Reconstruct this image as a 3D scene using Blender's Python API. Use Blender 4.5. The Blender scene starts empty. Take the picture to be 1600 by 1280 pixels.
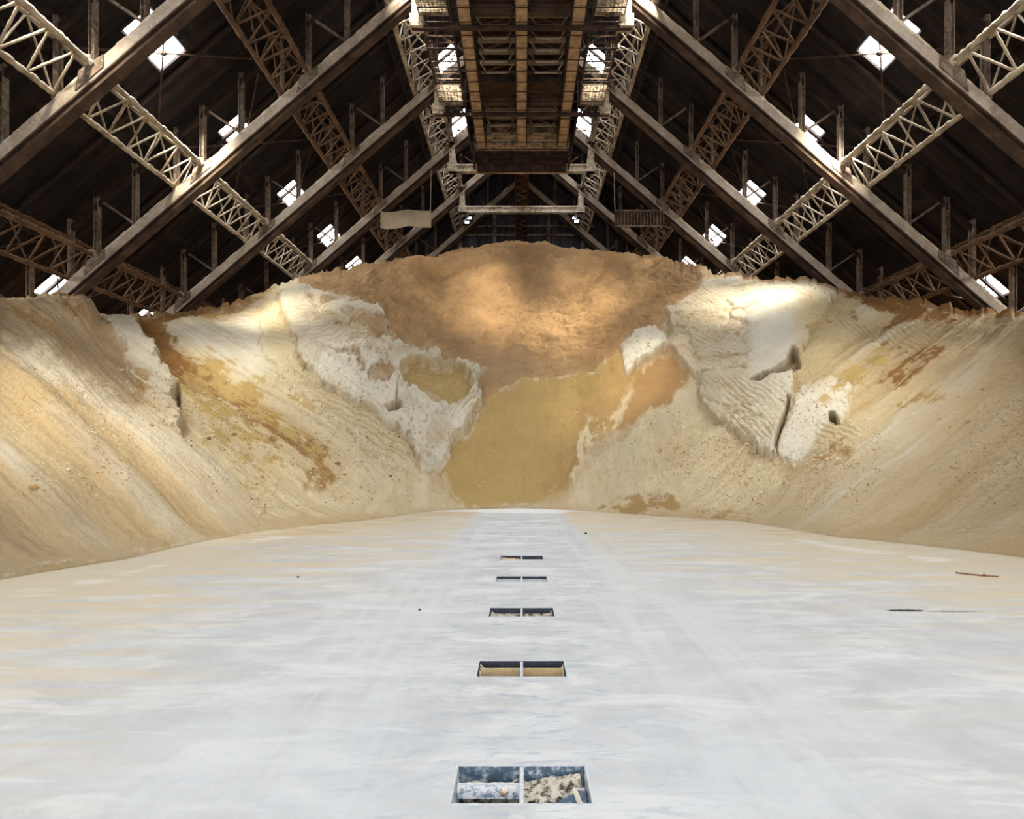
import bpy, math, random
import numpy as np
from mathutils import Vector, Matrix

SC = bpy.context.scene
COL = SC.collection
random.seed(7)

# ------------------------------------------------------------------ camera, world, light, exposure
EYE = 1.7                                   # eye height over the floor, metres
cam_data = bpy.data.cameras.new('camera')
cam = bpy.data.objects.new('camera', cam_data)
COL.objects.link(cam)
cam.location = (0, 0, EYE)
cam.rotation_euler = (math.pi / 2, 0, 0)
cam_data.sensor_width = 36.0
cam_data.lens = 36.0 * 1100 / 1600
cam_data.shift_x = -15 / 1600
cam_data.shift_y = 68 / 1600
cam_data.clip_end = 300
SC.camera = cam

SC.view_settings.view_transform = 'Standard'
SC.view_settings.look = 'None'
SC.view_settings.gamma = 1
SC.view_settings.use_curve_mapping = False
SC.view_settings.exposure = -0.03

world = bpy.data.worlds.new('daylight')
SC.world = world
world.use_nodes = True
world.node_tree.nodes['Background'].inputs[0].default_value = (0.75, 0.85, 1.0, 1)
world.node_tree.nodes['Background'].inputs[1].default_value = 1.0

def area_light(name, loc, target, sx, sy, power, color=(1, 1, 1), spread=180):
    d = bpy.data.lights.new(name, 'AREA')
    d.shape = 'RECTANGLE'; d.size = sx; d.size_y = sy
    d.energy = power; d.color = color; d.spread = math.radians(spread)
    o = bpy.data.objects.new(name, d)
    COL.objects.link(o)
    o.location = loc
    o.rotation_euler = (Vector(target) - Vector(loc)).to_track_quat('-Z', 'Y').to_euler()
    return o

SKY_STRENGTH = 38.0                          # radiance of the daylight in the roof panels
BAY = 5.95                                   # distance between roof frames
Z0 = 17.3                                    # distance of the first frame in view
# added fill light at an invented opening behind the camera, brightens the floor
area_light('rear_fill', (0, -27.4, 6.0), (0, 10, 3.0), 16, 10, 4600, (1.0, 0.97, 0.93))
# direct sky through single roof panels (x, y of the panel, where its pool falls, power, spread)
for (px, py, tx, ty, tz, pw, sp) in (
        (-3.35, 19.85, -3.2, 35.5, 9.5, 260, 24), (3.35, 19.85, 4.6, 34.5, 9.5, 260, 24), (-3.35, 25.8, -1.2, 32.5, 7.2, 120, 24),
        (3.35, 25.8, 2.4, 31.5, 6.5, 150, 24), (3.35, 13.9, 3.2, 27.5, 3.6, 260, 20),
        (-10.33, 19.85, -10.4, 28.3, 7.9, 190, 34), (10.33, 19.85, 9.4, 28.3, 8.2, 210, 34),
        (-10.33, 7.95, -9.6, 15.0, 3.0, 150, 44), (10.33, 13.9, 9.6, 20.5, 3.2, 100, 44), (-10.33, 13.9, -9.9, 23.0, 5.2, 130, 40)):
    pz = 22.3 - 0.863 * abs(px) - 0.25
    area_light('skylight_daylight', (px, py, pz), (tx, ty, tz), 0.75, 1.8, pw, (1.0, 0.94, 0.76), sp)

# ------------------------------------------------------------------ tables: the bowl dug into the heap, seen from its middle
# (bearing in degrees from the middle of the bowl, distance of the foot) and (bearing, distance of the crest, its height)
BASE = [(-36.54, 12.12), (-29.21, 13.39), (-20.67, 16.66), (-13.05, 18.46), (-5.97, 21.61), (0.0, 22.26), (4.42, 21.31), (9.55, 19.96), (16.94, 18.8), (23.79, 16.09), (30.0, 15.21), (35.51, 14.36)]
CREST = [(-36.54, 24.89, 6.12), (-34.46, 25.47, 6.38), (-31.99, 25.94, 6.68), (-31.46, 26.49, 6.67), (-30.89, 27.97, 6.41), (-29.21, 28.64, 6.56), (-26.57, 29.07, 6.92), (-23.14, 30.45, 7.55), (-20.67, 31.32, 8.25), (-19.29, 31.78, 8.87), (-15.98, 33.29, 9.93), (-11.06, 35.66, 11.31), (-7.0, 37.28, 12.09), (-4.94, 38.14, 12.79), (-0.78, 38.5, 13.25), (1.82, 38.32, 13.05), (3.38, 38.07, 12.75), (7.51, 36.82, 12.05), (11.56, 34.7, 11.16), (14.04, 33.29, 10.33), (15.5, 32.69, 9.78), (19.29, 30.72, 8.87), (22.47, 29.76, 8.47), (24.23, 29.39, 7.99), (25.94, 28.91, 7.61), (30.0, 27.71, 6.89), (32.66, 26.72, 6.34), (35.51, 25.18, 5.82)]
# colour patches on the heap: name, colour, edge softness, raggedness, thickness, outline as (bearing, share of the climb)
PATCHES = [
    ('back cliff', 'brown', 5, 8, 0, [(-17.41, 1), (-17.41, 0.914), (-14.04, 0.821), (-10.96, 0.663), (-10.76, 0.598), (-6.48, 0.483), (-3.28, 0.416), (-3.02, 0.314), (-0.78, 0.361), (1.82, 0.404), (5.97, 0.442), (8.79, 0.512), (8.28, 0.538), (11.06, 0.589), (11.66, 0.677), (14.28, 0.854), (15.74, 1), (15.74, 1)]),
    ('cliff foot', 'rosebrown', 20, 14, 0, [(-9.04, 0.573), (-2.86, 0.459), (3.38, 0.464), (4.42, 0.429), (-0.78, 0.365), (-3.02, 0.319), (-3.28, 0.416)]),
    ('yellow talus', 'yellow', 4, 5, 0.12, [(-3.02, 0.314), (-1.3, 0.358), (1.82, 0.404), (5.97, 0.442), (8.79, 0.506), (9.55, 0.467), (7.51, 0.311), (4.42, 0.155), (1.82, 0.017), (-4.57, 0.013), (-6.48, 0.124), (-5.97, 0.182), (-4.42, 0.223)]),
    ('talus brown side', 'taluschre', 14, 12, 0, [(8.79, 0.506), (11.06, 0.502), (10.05, 0.368), (7.51, 0.213), (4.42, 0.09), (2.45, 0.021), (1.82, 0.086), (3.9, 0.188), (5.97, 0.308), (7, 0.416)]),
    ('talus brown edge', 'ochre', 16, 14, 0, [(8.28, 0.477), (11.06, 0.534), (9.55, 0.321), (6.48, 0.158), (3.38, 0.039), (2.34, 0.087), (5.45, 0.266)]),
    ('talus white run', 'cream', 8, 24, 0.03, [(9.55, 0.409), (10.56, 0.394), (5.97, 0.108), (3.38, 0.013), (2.34, 0.015), (5.97, 0.21)]),
    ('right cream body', 'cream', 14, 12, 0, [(13.3, 0.5), (15.98, 0.51), (18.36, 0.257), (21.12, 0.187), (18.36, 0.045), (7, 0), (3.38, 0.013), (7.51, 0.195), (9.55, 0.26)]),
    ('brown wedge', 'wedge', 5, 12, -0.08, [(10.96, 0.527), (12.06, 0.532), (13.25, 0.497), (11.56, 0.333), (9.55, 0.241), (7.77, 0.248), (9.04, 0.362), (9.55, 0.447)]),
    ('white flap', 'white', 2, 7, 0.3, [(8.12, 0.52), (9.55, 0.564), (10.76, 0.595), (11.56, 0.577), (11.66, 0.541), (10.15, 0.493), (8.79, 0.427), (8.43, 0.467)]),
    ('right crust', 'crust', 3, 10, 0.32, [(11.66, 0.677), (13.05, 0.752), (14.53, 0.873), (16.46, 1), (20.67, 1), (23.79, 1), (23.79, 0.862), (22.25, 0.713), (21.76, 0.605), (20.76, 0.454), (20.94, 0.379), (19.98, 0.253), (17.89, 0.276), (15.5, 0.303), (14.53, 0.364), (13.79, 0.472), (12.56, 0.517), (11.56, 0.539), (11.81, 0.6)]),
    ('right smooth face', 'white', 10, 6, 0.1, [(17.65, 0.788), (19.06, 0.875), (21.12, 0.892), (22.38, 0.834), (22.12, 0.685), (21.12, 0.625), (19.52, 0.541), (17.98, 0.505), (17.89, 0.594), (17.41, 0.671)]),
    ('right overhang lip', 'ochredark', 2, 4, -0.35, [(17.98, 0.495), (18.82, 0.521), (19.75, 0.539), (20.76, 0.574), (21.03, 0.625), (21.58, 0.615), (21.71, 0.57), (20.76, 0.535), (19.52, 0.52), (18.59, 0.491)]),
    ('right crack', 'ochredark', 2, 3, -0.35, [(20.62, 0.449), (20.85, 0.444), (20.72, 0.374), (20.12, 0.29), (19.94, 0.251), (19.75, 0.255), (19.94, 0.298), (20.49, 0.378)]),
    ('right white lobe', 'white', 6, 8, 0.12, [(21.12, 0.481), (23.79, 0.571), (25.09, 0.535), (24.66, 0.402), (23.79, 0.281), (21.12, 0.226), (20.21, 0.254), (20.94, 0.367)]),
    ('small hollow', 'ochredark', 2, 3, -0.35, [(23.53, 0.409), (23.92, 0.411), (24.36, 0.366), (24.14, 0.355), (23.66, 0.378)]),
    ('small ribbed patch', 'ribbed', 4, 6, 0.05, [(22.92, 0.317), (24.23, 0.399), (25.73, 0.387), (25.09, 0.311), (23.79, 0.27), (22.25, 0.246)]),
    ('rubble hollow', 'ochre', 6, 9, -0.1, [(22.56, 0.239), (24.23, 0.284), (24.87, 0.31), (24.66, 0.261), (23.36, 0.221), (22.38, 0.215)]),
    ('right shoulder', 'paleyellow', 18, 10, 0, [(21.58, 0.833), (25.09, 0.926), (24.23, 0.629), (22.92, 0.513), (21.58, 0.555)]),
    ('crest brown cap', 'rust', 3, 10, 0.02, [(24.57, 1), (26.02, 1), (28.81, 1), (33.02, 1), (35.51, 1), (35.51, 0.968), (33.39, 0.937), (31.91, 0.943), (30, 0.935), (28, 0.934), (26.77, 0.955), (25.73, 0.967), (24.57, 0.916)]),
    ('crest brown run', 'rust', 2, 12, 0.03, [(25.73, 0.976), (28, 0.953), (30, 0.944), (29.6, 0.867), (27.8, 0.815), (27.1, 0.782), (27.68, 0.854), (28.21, 0.88), (26.77, 0.879), (25.94, 0.917)]),
    ('crest brown run', 'rust', 3, 14, 0.03, [(29.6, 0.929), (31.91, 0.952), (31.91, 0.899), (30.77, 0.864), (29.6, 0.867)]),
    ('crest brown dab', 'ochre', 3, 8, 0.03, [(22.74, 0.776), (23.79, 0.848), (24.31, 0.867), (23.36, 0.781)]),
    ('crest brown dab', 'ochre', 3, 8, 0.03, [(24.75, 0.762), (25.51, 0.864), (26.02, 0.865), (25.73, 0.807)]),
    ('brown field', 'rust', 3, 16, 0.04, [(26.69, 0.563), (27.39, 0.659), (28.81, 0.735), (30.77, 0.756), (30.69, 0.688), (29.6, 0.621), (28, 0.572)]),
    ('gold field', 'gold', 6, 10, 0, [(23.27, 0.46), (25.09, 0.606), (27.6, 0.724), (28.41, 0.731), (27.39, 0.645), (25.94, 0.568), (24.23, 0.499)]),
    ('gold field', 'ochre', 8, 12, 0, [(27.6, 0.451), (29.6, 0.539), (30.69, 0.543), (30.39, 0.473), (29.6, 0.483)]),
    ('tan dab', 'rust', 2, 5, 0, [(26.02, 0.717), (26.44, 0.745), (26.52, 0.721)]),
    ('tan dab', 'rust', 2, 5, 0, [(26.98, 0.725), (27.68, 0.753), (27.35, 0.722)]),
    ('foot mound', 'ochre', 4, 8, 0.12, [(6.23, 0.006), (7.77, 0.048), (10.05, 0.083), (12.06, 0.081), (13.15, 0.029), (11.56, 0.008), (9.04, 0.006)]),
    ('foot mound', 'ochre', 5, 10, 0.1, [(13.54, 0.015), (14.53, 0.041), (16.94, 0.046), (17.79, 0.023), (15.5, 0)]),
    ('left pile front', '', 4, 10, 0.35, [(-38.5, 1), (-31.15, 1), (-30.89, 1), (-29.29, 0.966), (-27.6, 0.711), (-26.44, 0.556), (-26.27, 0.417), (-25.09, 0.298), (-22.47, 0.167), (-19.75, 0.082), (-20.67, 0.005), (-29.21, 0.004), (-38.5, 0)]),
    ('left pile upper', 'greytan', 16, 20, 0, [(-38.5, 1), (-31.91, 1), (-30.77, 0.984), (-29.21, 0.869), (-28.21, 0.652), (-27.6, 0.481), (-29.21, 0.49), (-32.29, 0.559), (-34.46, 0.643), (-38.5, 0.721)]),
    ('left cream body', 'cream', 8, 10, 0, [(-27.19, 0.882), (-25.09, 0.931), (-22.47, 0.956), (-19.29, 0.976), (-17.41, 0.876), (-15.01, 0.552), (-9.04, 0.201), (-4.57, 0.013), (-9.04, 0), (-19.29, 0.032), (-23.79, 0.215), (-25.09, 0.309), (-26.36, 0.583)]),
    ('left crest tan', 'ochre', 10, 14, 0, [(-25.94, 0.985), (-23.14, 1), (-19.75, 0.993), (-20.67, 0.911), (-23.79, 0.896), (-25.51, 0.889)]),
    ('left white field', 'white', 18, 12, 0.02, [(-26.77, 0.847), (-24.23, 0.861), (-20.67, 0.911), (-19.75, 0.736), (-20.21, 0.549), (-23.79, 0.684)]),
    ('left crust', 'crust', 3, 9, 0.3, [(-19.2, 0.982), (-17.41, 0.897), (-15.01, 0.83), (-13.79, 0.77), (-12.06, 0.718), (-11.01, 0.659), (-10.76, 0.588), (-9.04, 0.529), (-6.48, 0.475), (-3.28, 0.412), (-3.49, 0.376), (-3.02, 0.319), (-4.16, 0.27), (-5.97, 0.191), (-5.66, 0.168), (-6.48, 0.132), (-8.53, 0.199), (-11.06, 0.287), (-14.04, 0.398), (-16.94, 0.529), (-18.12, 0.702), (-18.82, 0.842)]),
    ('left ribbed flank', 'ribbed', 8, 8, 0.08, [(-19.2, 0.884), (-18.26, 0.705), (-16.94, 0.517), (-13.05, 0.343), (-9.04, 0.201), (-8.02, 0.136), (-11.06, 0.174), (-15.01, 0.315), (-18.36, 0.496), (-20.21, 0.688), (-19.98, 0.843)]),
    ('left white lobe', 'white', 6, 8, 0.06, [(-15.01, 0.601), (-11.06, 0.503), (-9.55, 0.389), (-9.04, 0.299), (-11.06, 0.329), (-13.05, 0.389), (-15.98, 0.495)]),
    ('crust brown dab', 'rosebrown', 2, 9, -0.12, [(-15.98, 0.694), (-14.04, 0.646), (-12.56, 0.668), (-11.06, 0.659), (-10.86, 0.585), (-11.56, 0.561), (-13.05, 0.615), (-14.53, 0.639)]),
    ('crust brown dab', 'rosebrown', 3, 9, -0.12, [(-16.56, 0.62), (-15.01, 0.572), (-13.05, 0.516), (-12.46, 0.473), (-11.56, 0.495), (-10.46, 0.48), (-10.05, 0.432), (-11.06, 0.413), (-12.31, 0.449), (-13.54, 0.514)]),
    ('crust brown dab', 'ochre', 3, 7, -0.1, [(-17.51, 0.884), (-16.46, 0.85), (-16.36, 0.803), (-17.03, 0.828)]),
    ('crust brown dab', 'rosebrown', 3, 7, -0.05, [(-15.98, 0.842), (-14.92, 0.815), (-14.28, 0.769), (-15.74, 0.797)]),
    ('crust hollow', 'sandgold', 2, 4, -0.22, [(-9.45, 0.474), (-8.02, 0.474), (-5.97, 0.46), (-4, 0.414), (-3.8, 0.376), (-4.32, 0.338), (-5.35, 0.316), (-6.48, 0.311), (-7.2, 0.327), (-8.28, 0.37), (-9.34, 0.398), (-9.6, 0.442)]),
    ('hollow white tongue', 'white', 2, 6, 0.1, [(-9.04, 0.378), (-8.02, 0.382), (-7.41, 0.354), (-6.79, 0.312), (-6.38, 0.353), (-5.97, 0.355), (-5.97, 0.298), (-7, 0.282), (-8.53, 0.329)]),
    ('crust dark lip', 'gold', 2, 6, -0.25, [(-10.86, 0.324), (-10.05, 0.333), (-9.75, 0.411), (-9.95, 0.35), (-9.45, 0.313), (-9.34, 0.3), (-10.46, 0.305)]),
    ('crust foot', 'tan', 3, 6, -0.1, [(-7.61, 0.234), (-7, 0.264), (-5.97, 0.259), (-5.35, 0.225), (-6.17, 0.192), (-7.41, 0.203)]),
    ('white foot', 'white', 4, 6, 0.1, [(-8.02, 0.176), (-5.97, 0.177), (-5.76, 0.162), (-6.48, 0.127), (-7.82, 0.144)]),
    ('brown run solid', 'rustochre', 4, 12, -0.05, [(-29.29, 0.966), (-27.19, 0.949), (-26.69, 0.847), (-25.73, 0.738), (-24.01, 0.648), (-23.36, 0.586), (-20.9, 0.477), (-19.75, 0.387), (-20.67, 0.398), (-22.92, 0.479), (-25.09, 0.558), (-26.69, 0.643), (-27.92, 0.754)]),
    ('brown run solid', 'rustochre', 10, 22, 0, [(-21.58, 0.477), (-19.29, 0.363), (-16.94, 0.266), (-14.53, 0.179), (-15.98, 0.202), (-18.36, 0.276), (-20.67, 0.372)]),
    ('brown run', 'rust', 4, 12, -0.05, [(-29.84, 0.996), (-27.6, 1), (-25.09, 0.994), (-23.79, 0.945), (-25.6, 0.918), (-26.69, 0.886), (-27.1, 0.85), (-26.36, 0.77), (-25.09, 0.719), (-23.97, 0.624), (-25.09, 0.597), (-25.94, 0.608), (-26.69, 0.643), (-27.76, 0.746), (-28.61, 0.864)]),
    ('brown run', 'ochre', 7, 14, 0, [(-25.94, 0.7), (-23.79, 0.647), (-23.14, 0.59), (-20.67, 0.458), (-19.75, 0.382), (-17.89, 0.316), (-15.98, 0.26), (-17.41, 0.261), (-19.75, 0.339), (-22.03, 0.439), (-24.66, 0.555), (-25.85, 0.602)]),
    ('brown run tail', 'ochre', 10, 22, 0, [(-21.58, 0.434), (-18.82, 0.342), (-15.01, 0.192), (-15.98, 0.191), (-18.82, 0.258)]),
    ('yellow field', 'gold', 22, 20, 0, [(-25.09, 0.693), (-22.92, 0.67), (-19.29, 0.452), (-15.98, 0.28), (-16.94, 0.246), (-21.58, 0.407)]),
    ('yellow fringe', 'gold', 24, 20, 0, [(-25.51, 0.577), (-21.58, 0.381), (-18.82, 0.218), (-20.67, 0.194), (-23.79, 0.349), (-25.51, 0.468)]),
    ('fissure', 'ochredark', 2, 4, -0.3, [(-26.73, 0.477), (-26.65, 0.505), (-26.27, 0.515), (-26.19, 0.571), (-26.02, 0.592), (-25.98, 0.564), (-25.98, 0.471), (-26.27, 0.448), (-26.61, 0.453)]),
    ('left block face', 'tan', 12, 12, 0, [(-36.54, 1), (-31.99, 1), (-31.15, 1), (-30.77, 1), (-32.29, 0.864), (-34.46, 0.931), (-36.54, 0.941)]),
    ('left block brown', 'wedge', 5, 10, -0.1, [(-33.32, 0.89), (-31.91, 0.9), (-31.15, 0.95), (-30.85, 0.957), (-32.29, 0.824), (-33.1, 0.848)]),
    ('left block brown', 'wedge', 10, 12, -0.05, [(-36.54, 0.884), (-35.17, 0.852), (-33.39, 0.749), (-31.91, 0.659), (-32.66, 0.661), (-34.46, 0.755), (-36.2, 0.839)]),
    ('left ridge white', 'crust', 6, 8, 0.15, [(-30.96, 0.982), (-29.29, 0.933), (-27.6, 0.728), (-26.36, 0.583), (-26.69, 0.476), (-25.73, 0.337), (-26.77, 0.368), (-28, 0.483), (-29.01, 0.597), (-29.37, 0.722), (-30.39, 0.865)]),
    ('left ridge tan', 'ochre', 6, 10, -0.08, [(-29.01, 0.609), (-28, 0.575), (-27.92, 0.483), (-28.65, 0.499), (-29.21, 0.565)]),
    ('left tan band', 'tan', 14, 12, 0, [(-36.54, 0.734), (-34.46, 0.617), (-31.91, 0.535), (-28.81, 0.459), (-30, 0.43), (-33.02, 0.443), (-35.17, 0.43), (-36.54, 0.532)]),
    ('left pale band', 'pale', 12, 12, 0.02, [(-36.54, 0.72), (-34.46, 0.67), (-31.91, 0.558), (-26.77, 0.344), (-20.67, 0.12), (-23.36, 0.154), (-28, 0.326), (-32.66, 0.514), (-35.51, 0.609)]),
]
RIBS = [
    ([(11.96, 0.638), (14.28, 0.844), (16.46, 0.984), (20.44, 0.984), (17.65, 0.803), (17.18, 0.565), (13.79, 0.484), (12.66, 0.523)], 6, 5.5, 0.8),
    ([(13.79, 0.472), (17.65, 0.515), (18.36, 0.489), (21.58, 0.555), (20.76, 0.403), (19.98, 0.285), (15.98, 0.267), (14.53, 0.364)], 34, 7.5, 1),
    ([(18.36, 0.484), (21.12, 0.531), (20.94, 0.403), (19.98, 0.402)], -35, 6, 0.8),
    ([(-18.36, 0.895), (-15.01, 0.823), (-11.06, 0.627), (-10.86, 0.555), (-15.01, 0.589), (-17.79, 0.641)], 4, 5.5, 0.7),
    ([(-19.52, 0.896), (-18.26, 0.705), (-16.94, 0.517), (-13.05, 0.343), (-9.04, 0.201), (-8.02, 0.136), (-11.06, 0.174), (-15.01, 0.315), (-18.36, 0.496), (-20.21, 0.688)], 26, 6.5, 1),
    ([(-6.48, 0.3), (-3.8, 0.374), (-3.02, 0.314), (-4.16, 0.26), (-5.97, 0.187), (-7, 0.214)], -38, 6, 1),
    ([(-10.76, 0.588), (-6.48, 0.479), (-9.04, 0.475), (-10.3, 0.497)], 30, 6, 0.7),
    ([(24.66, 0.886), (28, 0.85), (31.15, 0.819), (29.6, 0.721), (27.19, 0.73), (23.79, 0.765)], 28, 7.5, 0.9),
    ([(22.69, 0.372), (25.73, 0.399), (25.09, 0.307), (22.92, 0.264)], 30, 7, 1),
    ([(-25.09, 0.911), (-19.75, 0.945), (-19.75, 0.675), (-23.36, 0.746)], 18, 7, 0.5),
]
SCREE = [
    ('right slope below the ribbed crust', 'clods', [(13.05, 0.272), (18.59, 0.313), (18.59, 0.187), (13.05, 0.158)], 26),
    ('right slope foot', 'clods', [(14.04, 0.155), (23.79, 0.201), (23.79, 0.112), (14.04, 0.05)], 10),
    ('left slope', 'clods', [(-23.79, 0.401), (-10.05, 0.283), (-10.05, 0.036), (-23.79, 0.121)], 30),
    ('left slope hollow', 'clods', [(-25.51, 0.577), (-19.75, 0.515), (-19.75, 0.267), (-25.51, 0.312)], 10),
    ('yellow talus', 'chips', [(-3.9, 0.3), (2.34, 0.298), (2.34, 0.05), (-3.9, 0.05)], 12),
    ('right hollow', 'clods', [(22.25, 0.27), (25.09, 0.289), (25.09, 0.227), (22.25, 0.21)], 9),
    ('right upper slope', 'clods', [(31.15, 0.557), (35.17, 0.594), (35.17, 0.231), (31.15, 0.202)], 8),
    ('left pile', 'clods', [(-35.86, 0.575), (-26.77, 0.585), (-26.77, 0.122), (-35.86, 0.168)], 12),
]

# ------------------------------------------------------------------ helpers
def tag(o, label=None, cat=None, group=None, kind=None):
    if label: o['label'] = label
    if cat: o['category'] = cat
    if group: o['group'] = group
    if kind: o['kind'] = kind
    return o

def empty(name, loc=(0, 0, 0)):
    o = bpy.data.objects.new(name, None)
    COL.objects.link(o); o.location = loc; o.empty_display_size = 0.2
    return o

def children(o): return [c for c in bpy.data.objects if c.parent == o]

def tree_of(o):
    return (o, [tree_of(c) for c in children(o)])

def copy_tree(t, parent=None):
    o, ch = t
    c = o.copy(); COL.objects.link(c)
    if parent: c.parent = parent
    for k in ch: copy_tree(k, c)
    return c

class MB:
    def __init__(s): s.v = []; s.f = []
    def quad(s, a, b, c, d):
        n = len(s.v); s.v += [tuple(a), tuple(b), tuple(c), tuple(d)]; s.f.append((n, n+1, n+2, n+3)); return s
    def hexa(s, p):                         # 8 corners, bottom ring then top ring
        n = len(s.v); s.v += [tuple(q) for q in p]
        for f in ((3,2,1,0),(4,5,6,7),(0,1,5,4),(1,2,6,5),(2,3,7,6),(3,0,4,7)): s.f.append(tuple(n+i for i in f))
        return s
    def box(s, x0, x1, y0, y1, z0, z1):
        return s.hexa([(x0,y0,z0),(x1,y0,z0),(x1,y1,z0),(x0,y1,z0),(x0,y0,z1),(x1,y0,z1),(x1,y1,z1),(x0,y1,z1)])
    def bar(s, p, q, w, h, up=(0,0,1)):
        p = Vector(p); q = Vector(q); d = (q-p).normalized(); up = Vector(up)
        r = d.cross(up)
        if r.length < 1e-4: r = d.cross(Vector((0,1,0)))
        r.normalize(); u = r.cross(d).normalized(); r *= w/2; u *= h/2
        return s.hexa([p-r-u, p+r-u, q+r-u, q-r-u, p-r+u, p+r+u, q+r+u, q-r+u])
    def tube(s, p, q, r, n=6, seg=1, lump=0.0, cap=True, rnd=random):
        p = Vector(p); q = Vector(q); d = (q-p).normalized()
        a = d.cross(Vector((0,0,1)))
        if a.length < 1e-3: a = d.cross(Vector((0,1,0)))
        a.normalize(); b = a.cross(d); b0 = len(s.v)
        for i in range(seg+1):
            c = p.lerp(q, i/seg)
            k = 1 + (rnd.uniform(-.3, 1.0)*lump if 0 < i < seg else 0)
            off = Vector((0,0,1))*(k-1)*r*.5
            for j in range(n):
                t = 2*math.pi*(j+.5)/n; kk = k*(1+rnd.uniform(-.25,.25)*min(1,lump*1.5))
                s.v.append(tuple(c+off+(a*math.cos(t)+b*math.sin(t))*r*kk))
        for i in range(seg):
            for j in range(n):
                k = b0+i*n; s.f.append((k+j, k+(j+1)%n, k+n+(j+1)%n, k+n+j))
        if cap:
            s.f.append(tuple(b0+n-1-j for j in range(n))); s.f.append(tuple(b0+seg*n+j for j in range(n)))
        return s
    def blob(s, c, rx, ry, rz, rough=.25, n=8, m=5, rnd=random):
        b0 = len(s.v); s.v.append((c[0], c[1], c[2]-rz))
        for i in range(1, m):
            t = math.pi*i/m
            for j in range(n):
                p = 2*math.pi*j/n; k = 1+rnd.uniform(-rough, rough)
                s.v.append((c[0]+rx*k*math.sin(t)*math.cos(p), c[1]+ry*k*math.sin(t)*math.sin(p), c[2]-rz*k*math.cos(t)))
        s.v.append((c[0], c[1], c[2]+rz)); top = len(s.v)-1
        for j in range(n): s.f.append((b0, b0+1+(j+1)%n, b0+1+j))
        for i in range(m-2):
            for j in range(n):
                k = b0+1+i*n; s.f.append((k+j, k+(j+1)%n, k+n+(j+1)%n, k+n+j))
        k = b0+1+(m-2)*n
        for j in range(n): s.f.append((k+j, k+(j+1)%n, top))
        return s
    def mesh(s, name, m, smooth=False):
        me = bpy.data.meshes.new(name); me.from_pydata(s.v, [], s.f); me.materials.append(m)
        if smooth: me.polygons.foreach_set('use_smooth', [True]*len(me.polygons))
        me.update(); return me
    def build(s, name, m, parent=None, smooth=False, loc=None):
        o = bpy.data.objects.new(name, s.mesh(name, m, smooth)); COL.objects.link(o)
        if parent: o.parent = parent
        if loc is not None: o.location = loc
        return o

# ------------------------------------------------------------------ numpy noise
def _h(i, j, k):
    n = (i.astype(np.int64)*374761393 + j.astype(np.int64)*668265263 + k.astype(np.int64)*2147483647 + 974711) & 0xffffffff
    n = ((n ^ (n >> 13))*1274126177) & 0xffffffff
    n = ((n ^ (n >> 16))*2246822519) & 0xffffffff
    return ((n ^ (n >> 15)) & 0xffffff)/float(0xffffff)
def vn(x, y, z=0.0):
    x, y, z = np.broadcast_arrays(np.asarray(x, float), np.asarray(y, float), np.asarray(z, float))
    i, j, k = np.floor(x), np.floor(y), np.floor(z)
    fx, fy, fz = x-i, y-j, z-k
    fx, fy, fz = [t*t*t*(t*(t*6-15)+10) for t in (fx, fy, fz)]
    r = 0
    for a in (0, 1):
        for b in (0, 1):
            for c in (0, 1):
                w = (fx if a else 1-fx)*(fy if b else 1-fy)*(fz if c else 1-fz)
                r = r + w*_h(i+a, j+b, k+c)
    return r*2-1
def fbm(x, y, z=0.0, o=4, g=.5):
    r = 0; a = 1; t = 0
    for n in range(o):
        r = r + a*vn(x*2**n+17.3*n, y*2**n+5.1*n, z*2**n+n*9.7); t += a; a *= g
    return r/t
def sstep(a, b, x):
    t = np.clip((x-a)/(b-a), 0, 1); return t*t*(3-2*t)

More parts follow.
